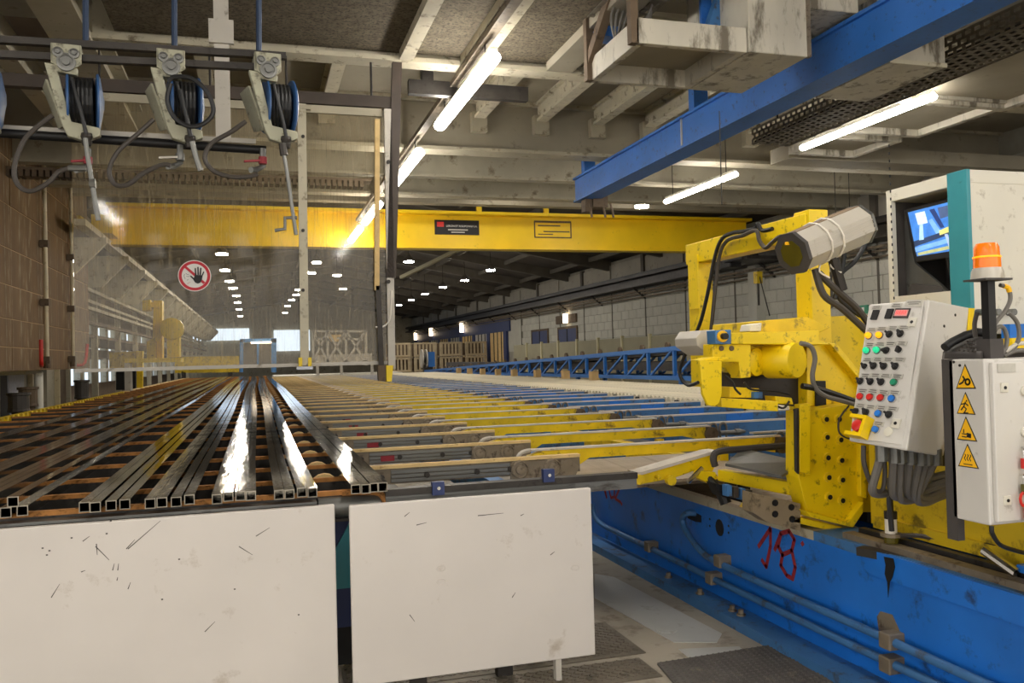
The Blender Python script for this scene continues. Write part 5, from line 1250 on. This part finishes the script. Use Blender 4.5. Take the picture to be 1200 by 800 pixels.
mb = MB(); A, B_ = s2(335, 560), s2(400, 520); e = Vector((.002, 0, .003)); mb.prism([A - e, B_ - e, B_ + e, A + e], (0, -.0005, 0)); mb.build('red_trace', 'signred', sg)

hp3 = at(262, 165, Y=7.6)
MB().box((hp3.x - .06, 7.55, hp3.z), (hp3.x + .06, 7.63, 4.9)).box((hp3.x - .1, 7.52, 4.35), (hp3.x + .1, 7.56, 4.55)).build('hanger_post', 'greywhite', ceil)
# ================================================================== LEFT SIDE
XG = -3.5
gw = thing('plate_guard_wall', 'high guard wall of rusty brown plates along the left', 'wall', (XG, 13, 1.62))
zs_ = [1.62, 1.98, 2.4, 2.9, 3.45, 4.1, 4.8, 5.55]
ys_ = [8.5, 10.4, 12.4, 14.4, 16.4, 20.6]
for i in range(7):
    for j in range(5):
        MB().box((XG - .02, ys_[j] + .006, zs_[i] + .006), (XG + random.uniform(.0, .012), ys_[j + 1] - .006, zs_[i + 1] - .012)).build('plate', 'rust', gw)
MB().box((XG - .05, 8.5, 1.62), (XG - .004, 20.6, 5.55)).build('backing', 'seam', gw)
def vpipe(x, y0, y1, lab):
    a, b = at(x, y1, X=XG + .07), at(x, y0, X=XG + .07); yy = a.y
    t = thing('riser_pipe', lab, 'pipe', (XG + .07, yy, a.z))
    MB().cyl((XG + .1, yy, a.z), (XG + .1, yy, min(b.z, 5.5)), .035, 10).build('pipe', 'pipecream', t, smooth=True)
    for z in (a.z + .12, a.z + 1.1, a.z + 2.1): MB().cbox((XG + .085, yy, z), (.13, .1, .12)).build('pipe_clip', 'rusty2', t)
    MB().cyl((XG + .1, yy, a.z - .02), (XG + .1, yy, a.z + .1), .06, 10).build('coupling', 'rusty2', t)
    MB().tube([(XG + .1, yy - .4, a.z + .02), (XG + .13, yy - .55, a.z + .1), (XG + .13, yy - .55, a.z + .45)], .03, 8, 3).build('valve_lever', 'red', t) if x < 60 else MB().tube([(XG + .1, yy + .3, a.z), (XG + .25, yy + .3, a.z + .05), (XG + .3, yy + .3, a.z + .42)], .03, 8, 3).build('valve_lever', 'red', t)
    return t
vpipe(53, 60, 430, 'cream riser pipe on the rusty plate wall, the left one of two')
vpipe(84, 60, 428, 'cream riser pipe at the far edge of the rusty plate wall')
MB().box((XG, 12.6, 3.9), (XG + .25, 12.85, 5.5)).build('upper_post', 'greywhite', gw)
wp = thing('standpipe', 'whitish horizontal pipe bending down to the floor at the left picture edge', 'pipe', at(45, 470, X=-3.75))
a = at(45, 433, X=-3.75); MB().tube([(-3.75, 4, a.z), (-3.75, a.y - .2, a.z), (-3.75, a.y, a.z - .06), (-3.75, a.y, 0)], .075, 10).build('pipe', 'cab2', wp, smooth=True)
# machinery stumps and sheets behind the yellow rail
for k, (x, y, w_, h_, m_) in enumerate(((22, 476, .32, .28, 'hose2'), (33, 470, .3, .3, 'rusty2'), (96, 462, .3, .38, 'hose2'))):
    p = at(x, y, X=-3.85)
    t = MB().lathe([(w_*.5, 0), (w_*.55, .02), (w_*.5, .06), (w_*.5, h_), (w_*.58, h_ + .01), (w_*.58, h_ + .05)], (p.x, p.y, p.z - .1), (0, 0, 1), 14).lathe([(w_*.35, 0), (w_*.35, p.z - .1)], (p.x, p.y, 0), (0, 0, 1), 10)
    t.build('machine_stump', m_, None, label=('greasy capped stump behind the yellow rail, first from the left', 'rusty capped stump behind the yellow rail, second from the left', 'capped stump behind the yellow rail, third from the left below the rusty wall')[k], cat='machine part')
t = thing('hanging_sheet', 'bluish white plastic sheet hanging behind the stumps at far left', 'sheet', (-4.3, 12.8, .9))
p = at(18, 450, X=-4.3)
MB().prism([(-4.3, p.y - .55, 1.62), (-4.3, p.y + .55, 1.62), (-4.3, p.y + .5, .7), (-4.3, p.y - .1, .45), (-4.3, p.y - .5, .9)], (.02, 0, 0)).build('sheet', 'paper', t)
lf = thing('low_enclosure', 'row of grey and brown panels with pale posts under the rusty wall', 'enclosure', (-4.6, 16, 0))
cols = ['greywhite', 'rusty2', 'cream2', 'dark', 'greyal', 'yellow_deep', 'cream2', 'dark2', 'greywhite', 'dark', 'cream2', 'rusty2']
for k in range(12):
    y = 9 + k*1.25
    MB().box((-4.65, y, .25), (-4.6, y + 1.1, 1.66)).build('panel', cols[k], lf)
    MB().box((-4.62, y + 1.1, 0), (-4.5, y + 1.2, 1.66)).build('post', 'cream2' if k % 2 else 'pipecream', lf)
MB().box((-4.5, 8, .55), (-4.15, 24, .6)).build('ledge', 'dark', lf)
# yellow carriage further down the line
ybx = thing('yellow_carriage', 'olive yellow box frame with a yellow post standing by the side rail', 'carriage', at(162, 456, Y=27.5))
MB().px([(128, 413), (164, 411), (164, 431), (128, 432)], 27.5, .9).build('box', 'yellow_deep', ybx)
MB().px([(160, 411), (167, 411), (167, 457), (160, 457)], 27.4, .2).build('post', 'yellow', ybx)
MB().px([(136, 433), (159, 433), (159, 456), (136, 457)], 27.6, .6).build('dark_opening', 'dark2', ybx)
ym = thing('yellow_lift', 'tall yellow lifting machine with an arm, seen through the plastic sheet at left', 'machine', at(190, 428, Y=25))
MB().px([(180, 352), (190, 352), (190, 424), (178, 424)], 25.3, .5).build('column', 'yellow', ym)
MB().px([(167, 352), (176, 351), (176, 363), (167, 364)], 25.0, .5).build('arm_head', 'yellow', ym)
MB().px([(176, 354), (187, 354), (187, 360), (176, 360)], 25.2, .4).build('arm', 'yellow', ym)
MB().px([(195, 376), (210, 375), (210, 418), (196, 419)], 24.8, .6).build('side_panel', 'yellow', ym)
MB().px([(172, 400), (182, 395), (182, 424), (172, 424)], 24.9, .4).build('lower_panel', 'yellow_deep', ym)
MB().lathe([(.2, 0), (.3, .05), (.3, .4), (.2, .45)], at(201, 385, Y=24.6), (0, 1, 0), 16).build('motor', 'yellow', ym, smooth=True)
MB().bar(at(184, 400, Y=25), at(194, 376, Y=25), .14, .14).build('brace', 'yellow', ym)
MB().px([(146, 420), (212, 419), (212, 424), (146, 425)], 24.7, 1).build('base', 'yellow', ym)
p = at(150, 424, Y=25); MB().box((p.x - .06, 24.75, 0), (p.x + .08, 25.2, p.z)).build('leg', 'greywhite', ym)
# crane runway along the left with brackets
rw = thing('crane_runway', 'cream crane runway beam with triangular brackets receding along the left', 'runway', (-3.1, 30, 4.3))
MB().box((-3.2, 17.5, 4.3), (-3.0, 76, 4.42)).build('rail_beam', 'cream', rw)
MB().box((-3.16, 17.5, 4.42), (-3.08, 76, 4.48)).build('rail', 'yellow_deep', rw)
br_me = MB().prism([(-.9, -.06, 0), (.3, -.06, 0), (.3, -.06, -.12), (-.3, -.06, -.75), (-.9, -.06, -.75)], (0, .12, 0)).mesh('bracket', W['cream'])
for k in range(18): piece('bracket', br_me, (-3.2, 19.2 + 3.2*k, 4.3), rw)
for zz, xx in ((3.5, -3.9), (3.3, -4.1), (3.05, -3.9), (2.85, -4.3), (2.7, -3.9)):
    MB().box((xx - .06, 17.5, zz), (xx + .06, 74, zz + .08)).build('service_line', 'cream2' if zz > 3 else 'rusty2', rw)
MB().box((-6.2, 17.5, 2.42), (-4.1, 74, 2.5)).build('gallery_floor', 'rusty2', rw)
for k in range(13): MB().box((-4.2, 25 + 4*k, 0), (-4.05, 25.15 + 4*k, 4.3)).build('column', 'cream2', rw)

# ================================================================== YELLOW CRANE
cr = thing('bridge_crane', 'wide yellow overhead crane girder across the hall', 'crane', (4, 20.5, 4.4))
MB().box((-3.05, 20.5, 4.36), (12.95, 20.75, 5.15)).build('girder_web', 'yellow_crane', cr)
MB().box((-3.05, 20.2, 5.15), (12.95, 20.95, 5.22)).build('top_flange', 'yellow_crane', cr)
MB().box((-3.05, 20.42, 4.33), (12.95, 20.85, 4.38)).build('bottom_flange', 'yellow_crane', cr)
for x in (-3.05, 12.9): MB().box((x - .2, 19.6, 4.46), (x + .2, 21.8, 4.85)).build('end_carriage', 'yellow_crane', cr)
for x in (5.35, 7.1): MB().box((x - .06, 20.3, 5.2), (x + .06, 20.4, 5.7)).build('top_post', 'yellow_crane', cr)
c = at(535.5, 266.5, Y=20.49)
pl = MB().cbox((c.x, 20.485, c.z), (1.12, .02, .36)).build('maker_plate', 'black', cr, label='black maker plate with a red square')
MB().cbox((c.x - .42, 20.472, c.z + .07), (.17, .006, .12)).build('red_square', 'red', pl)
text_mb('LERON ET ROUPONNI S.A.', .066, (c.x + .12, 20.472, c.z + .03), (1, 0, 0), (0, 0, 1)).build('lettering', 'signwhite', pl)
MB().cbox((c.x + .02, 20.473, c.z - .06), (.5, .004, .028)).cbox((c.x + .02, 20.473, c.z - .12), (.34, .004, .024)).build('worn_line', 'tagm', pl, label='illegible worn line of small print')
c = at(648, 269, Y=20.49); mb = MB()
for dx, dz, w_, h_ in ((0, .2, 1.0, .05), (0, -.2, 1.0, .03), (-.49, 0, .03, .4), (.49, 0, .03, .4), (-.1, .1, .6, .03), (.1, -.05, .7, .03), (-.2, -.12, .4, .025)):
    mb.cbox((c.x + dx, 20.495, c.z + dz), (w_, .012, h_))
mb.build('old_sign_trace', 'rusty2', cr, label='brown glue trace of a removed plate')

# ================================================================== FAR SIDE AND RIGHT WALL
for k, (x0, x1, yt) in enumerate(((624, 642, 387), (655, 676, 384))):
    a, b = at(x1, yt, X=XW - .05), at(x0, yt, X=XW - .05)
    d_ = struct('door_%d' % (k + 1), MB().box((XW - .08, a.y, 0), (XW - .04, b.y, a.z)), 'blue_dark')
    MB().box((XW - .1, a.y - .1, 0), (XW - .04, a.y, a.z + .1)).box((XW - .1, b.y, 0), (XW - .04, b.y + .1, a.z + .1)).box((XW - .1, a.y, a.z), (XW - .04, b.y, a.z + .1)).build('frame', 'rusty2', d_)
    MB().box((XW - .1, (a.y + b.y)/2 - .04, 0), (XW - .08, (a.y + b.y)/2 + .04, a.z)).build('meeting_stile', 'dark2', d_)
a, b = at(676, 367, X=XW - .05), at(653, 380, X=XW - .05)
lw = thing('wall_opening_lamp', 'lit bulkhead lamp in a brown recess above the right blue door', 'lamp', (XW - .1, (a.y + b.y)/2, b.z))
MB().box((XW - .12, a.y, b.z), (XW - .04, b.y, a.z)).build('recess', 'rusty2', lw)
p = at(662, 373, X=XW - .2); MB().cbox((XW - .18, p.y, p.z), (.1, .35, .42)).build('lamp_glass', 'winlamp', lw)
fa = struct('window_90', MB().box((XW - .12, 45, 3.05), (XW - .03, 74, 3.9)), 'blue_dark')
for k in range(8):
    y = 45.5 + k*3.6
    MB().box((XW - .16, y, 0), (XW - .04, y + .6, 3.05)).build('blue_pier', 'blue_dark', fa)
    w = MB().box((XW - .1, y + .6, .8), (XW - .05, y + 3.6, 3.05)).build('glazing', 'greywhite' if k % 2 else 'belt', fa)
    for j in range(3): MB().box((XW - .13, y + 1.1 + j*.8, .8), (XW - .1, y + 1.2 + j*.8, 3.05)).build('mullion', 'dark', fa)
for k, (x, y) in enumerate(((541, 397), (505, 410), (487, 413.5))):
    y = (384, 389, 394)[k]; p = at(x, y, X=XW - .3)
    t = thing('wall_lamp', 'small upright wall lamp on the blue facade, %s from the right' % NTH[k].replace('nearest', 'first'), 'lamp', p, 'wall lamps on the blue facade')
    MB().cyl(p - Vector((0, 0, .3)), p + Vector((0, 0, .3)), .14, 8).build('glass', 'winlamp', t); MB().bar(p + Vector((0, 0, .32)), p + Vector((.3, 0, .32)), .06, .06).build('arm', 'dark', t)
def crate(p, label):
    t = thing('wooden_crate', label, 'crate', p, 'wooden crates at the back'); x, y, z = p
    for dx in (-.6, .6):
        for dy in (0, .9): MB().box((x + dx - .05, y + dy - .05, z), (x + dx + .05, y + dy + .05, z + .82)).build('corner_post', 'crate', t)
    for dz in (.04, .74): MB().box((x - .65, y - .07, z + dz), (x + .65, y - .04, z + dz + .1)).build('rail', 'crate', t)
    for k in range(6): MB().box((x - .57 + k*.21, y - .03, z + .1), (x - .46 + k*.21, y, z + .78)).build('slat', 'crate', t)
    MB().box((x - .6, y, z), (x + .6, y + .9, z + .06)).build('floor_boards', 'crate', t)
    MB().box((x - .62, y + .84, z + .06), (x + .62, y + .88, z + .78)).build('back', 'rusty2', t)
ord_ = ['first', 'second', 'third', 'fourth', 'fifth']
for k, x in enumerate((468, 498, 528, 558)):
    p = at(x, 419, Y=49)
    for lv, nm in enumerate(('bottom', 'middle', 'top')):
        crate(Vector((p.x, p.y, .02 + lv*.86)) if lv else Vector((p.x, p.y, .0)), 'slatted wooden crate in the %s layer, %s column from the left' % (nm, ord_[k]))
c = at(498, 420, Y=45.2)
ry = thing('cable_drum', 'pale cable drum on edge in front of the wooden crates, beside a blue box', 'drum', (c.x, c.y, 0))
MB().cyl((c.x - .2, c.y, c.z), (c.x - .14, c.y, c.z), .5, 20).cyl((c.x + .02, c.y, c.z), (c.x + .08, c.y, c.z), .5, 20).build('cheek', 'greywhite', ry)
MB().cyl((c.x - .14, c.y, c.z), (c.x + .02, c.y, c.z), .25, 16).build('winding', 'rubber', ry)
MB().box((c.x + .15, c.y - .2, c.z - .45), (c.x + .5, c.y + .2, c.z + .35)).build('blue_box', 'blue_truss', ry)
MB().box((c.x - .1, c.y - .15, 0), (c.x + .4, c.y + .15, c.z - .35)).build('stand', 'dark', ry)
# blue glazed door frame and gantry at the far end of the table
DY = 46
bf = thing('blue_partition', 'blue framed glazed partition at the far end of the table', 'partition', at(302, 434, Y=DY))
for q in ([(281, 398), (285, 398), (285, 436), (281, 436)], [(318, 397), (324, 397), (324, 436), (318, 436)], [(281, 397), (324, 396), (324, 401), (281, 401)], [(301, 400), (303.5, 400), (303.5, 430), (301, 430)], [(284, 427), (319, 426.5), (319, 429), (284, 429.5)]):
    MB().px(q, DY, .2).build('frame_bar', 'blue2', bf)
MB().px([(285, 402), (318, 402), (318, 427), (285, 427)], DY + .3, .05).build('grey_backing', 'roofbeam', bf)
MB().px([(294, 400.5), (318, 400), (318, 402), (294, 402.5)], DY - .1, .1).build('strip_lamp', 'winlamp', bf)
p = at(302, 436, Y=DY); MB().box((p.x - 1.6, DY, 0), (p.x + 1.6, DY + .2, .9)).build('base_wall', 'cream2', bf)
lb = thing('low_board', 'olive yellow low board left of the blue partition at the far end', 'board', at(250, 436, Y=44))
MB().px([(205, 418), (280, 417), (280, 436), (205, 437)], 44, .15).build('board', 'yellow_deep', lb)
for x in (215, 270): p = at(x, 436, Y=44); MB().box((p.x - .1, 44, 0), (p.x + .1, 44.1, p.z)).build('leg', 'dark', lb)
gn = thing('gantry_frame', 'white lattice gantry frame behind the hanging post at the far end', 'frame', at(400, 430, Y=40))
GY = 40
def gb(x0, y0, x1, y1, w=.1): MB().bar(at(x0, y0, Y=GY), at(x1, y1, Y=GY), w, w, (0, 1, 0)).build('lattice_bar', 'greywhite', gn)
for l in ((367, 388, 429, 388), (367, 424, 440, 423), (367, 388, 367, 428), (429, 388, 429, 428), (384, 388, 384, 424), (405, 388, 406, 424), (367, 388, 384, 424), (384, 388, 367, 424), (384, 388, 405, 424), (405, 388, 384, 424), (406, 388, 428, 424), (428, 388, 406, 424), (367, 396, 385, 398), (395, 396, 425, 398)): gb(*l)
MB().px([(384, 392), (400, 392), (396, 400), (389, 400)], GY + .5, .3).build('yellow_hopper', 'belt', gn)
MB().px([(372, 416), (436, 414), (436, 422), (372, 423)], GY + .6, 1).build('white_table', 'greywhite', gn)
for x in (372, 400, 436): p = at(x, 424, Y=GY); MB().box((p.x - .06, GY, 0), (p.x + .06, GY + .1, p.z)).build('leg', 'greywhite', gn)
ft = thing('far_table', 'pale lit table surface at the far end of the run-out table', 'table', (4, 44, .9))
MB().box((.8, 42.5, .9), (7, 46, 1.0)).build('top', 'cab2', ft)
for x in (1, 6.8): MB().box((x - .1, 43, 0), (x + .1, 43.2, .9)).build('leg', 'dark', ft)
# hoist block on the right crane rail
c = at(868, 296, X=12.2)
ho = thing('chain_hoist', 'black hoist block with hanging chain behind the yellow frame', 'hoist', c - Vector((0, 0, .4)))
MB().cbox(c, (.5, .9, .45)).cbox(c + Vector((0, .5, -.1)), (.35, .5, .5)).build('body', 'dark2', ho, bevel=.03)
MB().cyl(c + Vector((0, -.3, .3)), c + Vector((0, .4, .3)), .15, 10).build('drum', 'teal', ho)
for y in (c.y - .2, c.y + .1): MB().box((12.1, y, c.z + .2), (12.25, y + .12, 4.0)).build('hanger', 'dark', ho)
MB().box((12.0, c.y - .6, 3.98), (13.2, c.y + .6, 4.06)).build('jib', 'dark', ho)
e = at(888, 316, X=12.2)
MB().tube([e, e - Vector((0, 0, .9))], .03, 6).build('chain', 'dark', ho); MB().cbox(e - Vector((0, 0, .2)), (.16, .16, .3)).build('hook_block', 'yellow_deep', ho)
MB().tube([e, at(902, 370, X=12.2)], .015, 5).build('cord', 'dark', ho)
ex = thing('exit_sign', 'tiny green sign on the wall behind the cable bundle of the yellow machine', 'sign', at(1012, 363, X=XW - .06))
p = at(1012, 362.5, X=XW - .06); MB().cbox(p, (.03, .3, .2)).build('plate', 'greenbtn', ex)
MB().cbox(p + Vector((-.018, 0, 0)), (.004, .08, .1)).build('pictogram', 'signwhite', ex)
wcol = MB().box((XW - .3, at(893, 360, X=XW).y - .2, 0), (XW - .02, at(893, 360, X=XW).y + .2, 4.0)).build('pilaster', 'block', wall_r)
# loose things on the floor
mt = thing('floor_mat', 'dark studded rubber mat on the floor at the bottom edge', 'mat', (2.3, 3.6, 0))
P = [at(x, y, Z=.0) for x, y in ((770, 779), (940, 752), (1000, 795), (830, 850))]
for p in P: p.z = 0.0
MB().prism(P, (0, 0, .014)).build('sheet', 'mat_rub', mt, bevel=.004)
mb = MB(); o, u, v = P[0], P[1] - P[0], P[3] - P[0]
for i in range(26):
    for j in range(22):
        c = o + u*((i + .5)/26) + v*((j + .5)/22); mb.lathe([(.013, 0), (.007, .006)], (c.x, c.y, .013), (0, 0, 1), 6)
mb.build('studs', 'mat_rub', mt, kind='stuff')
kids_index()
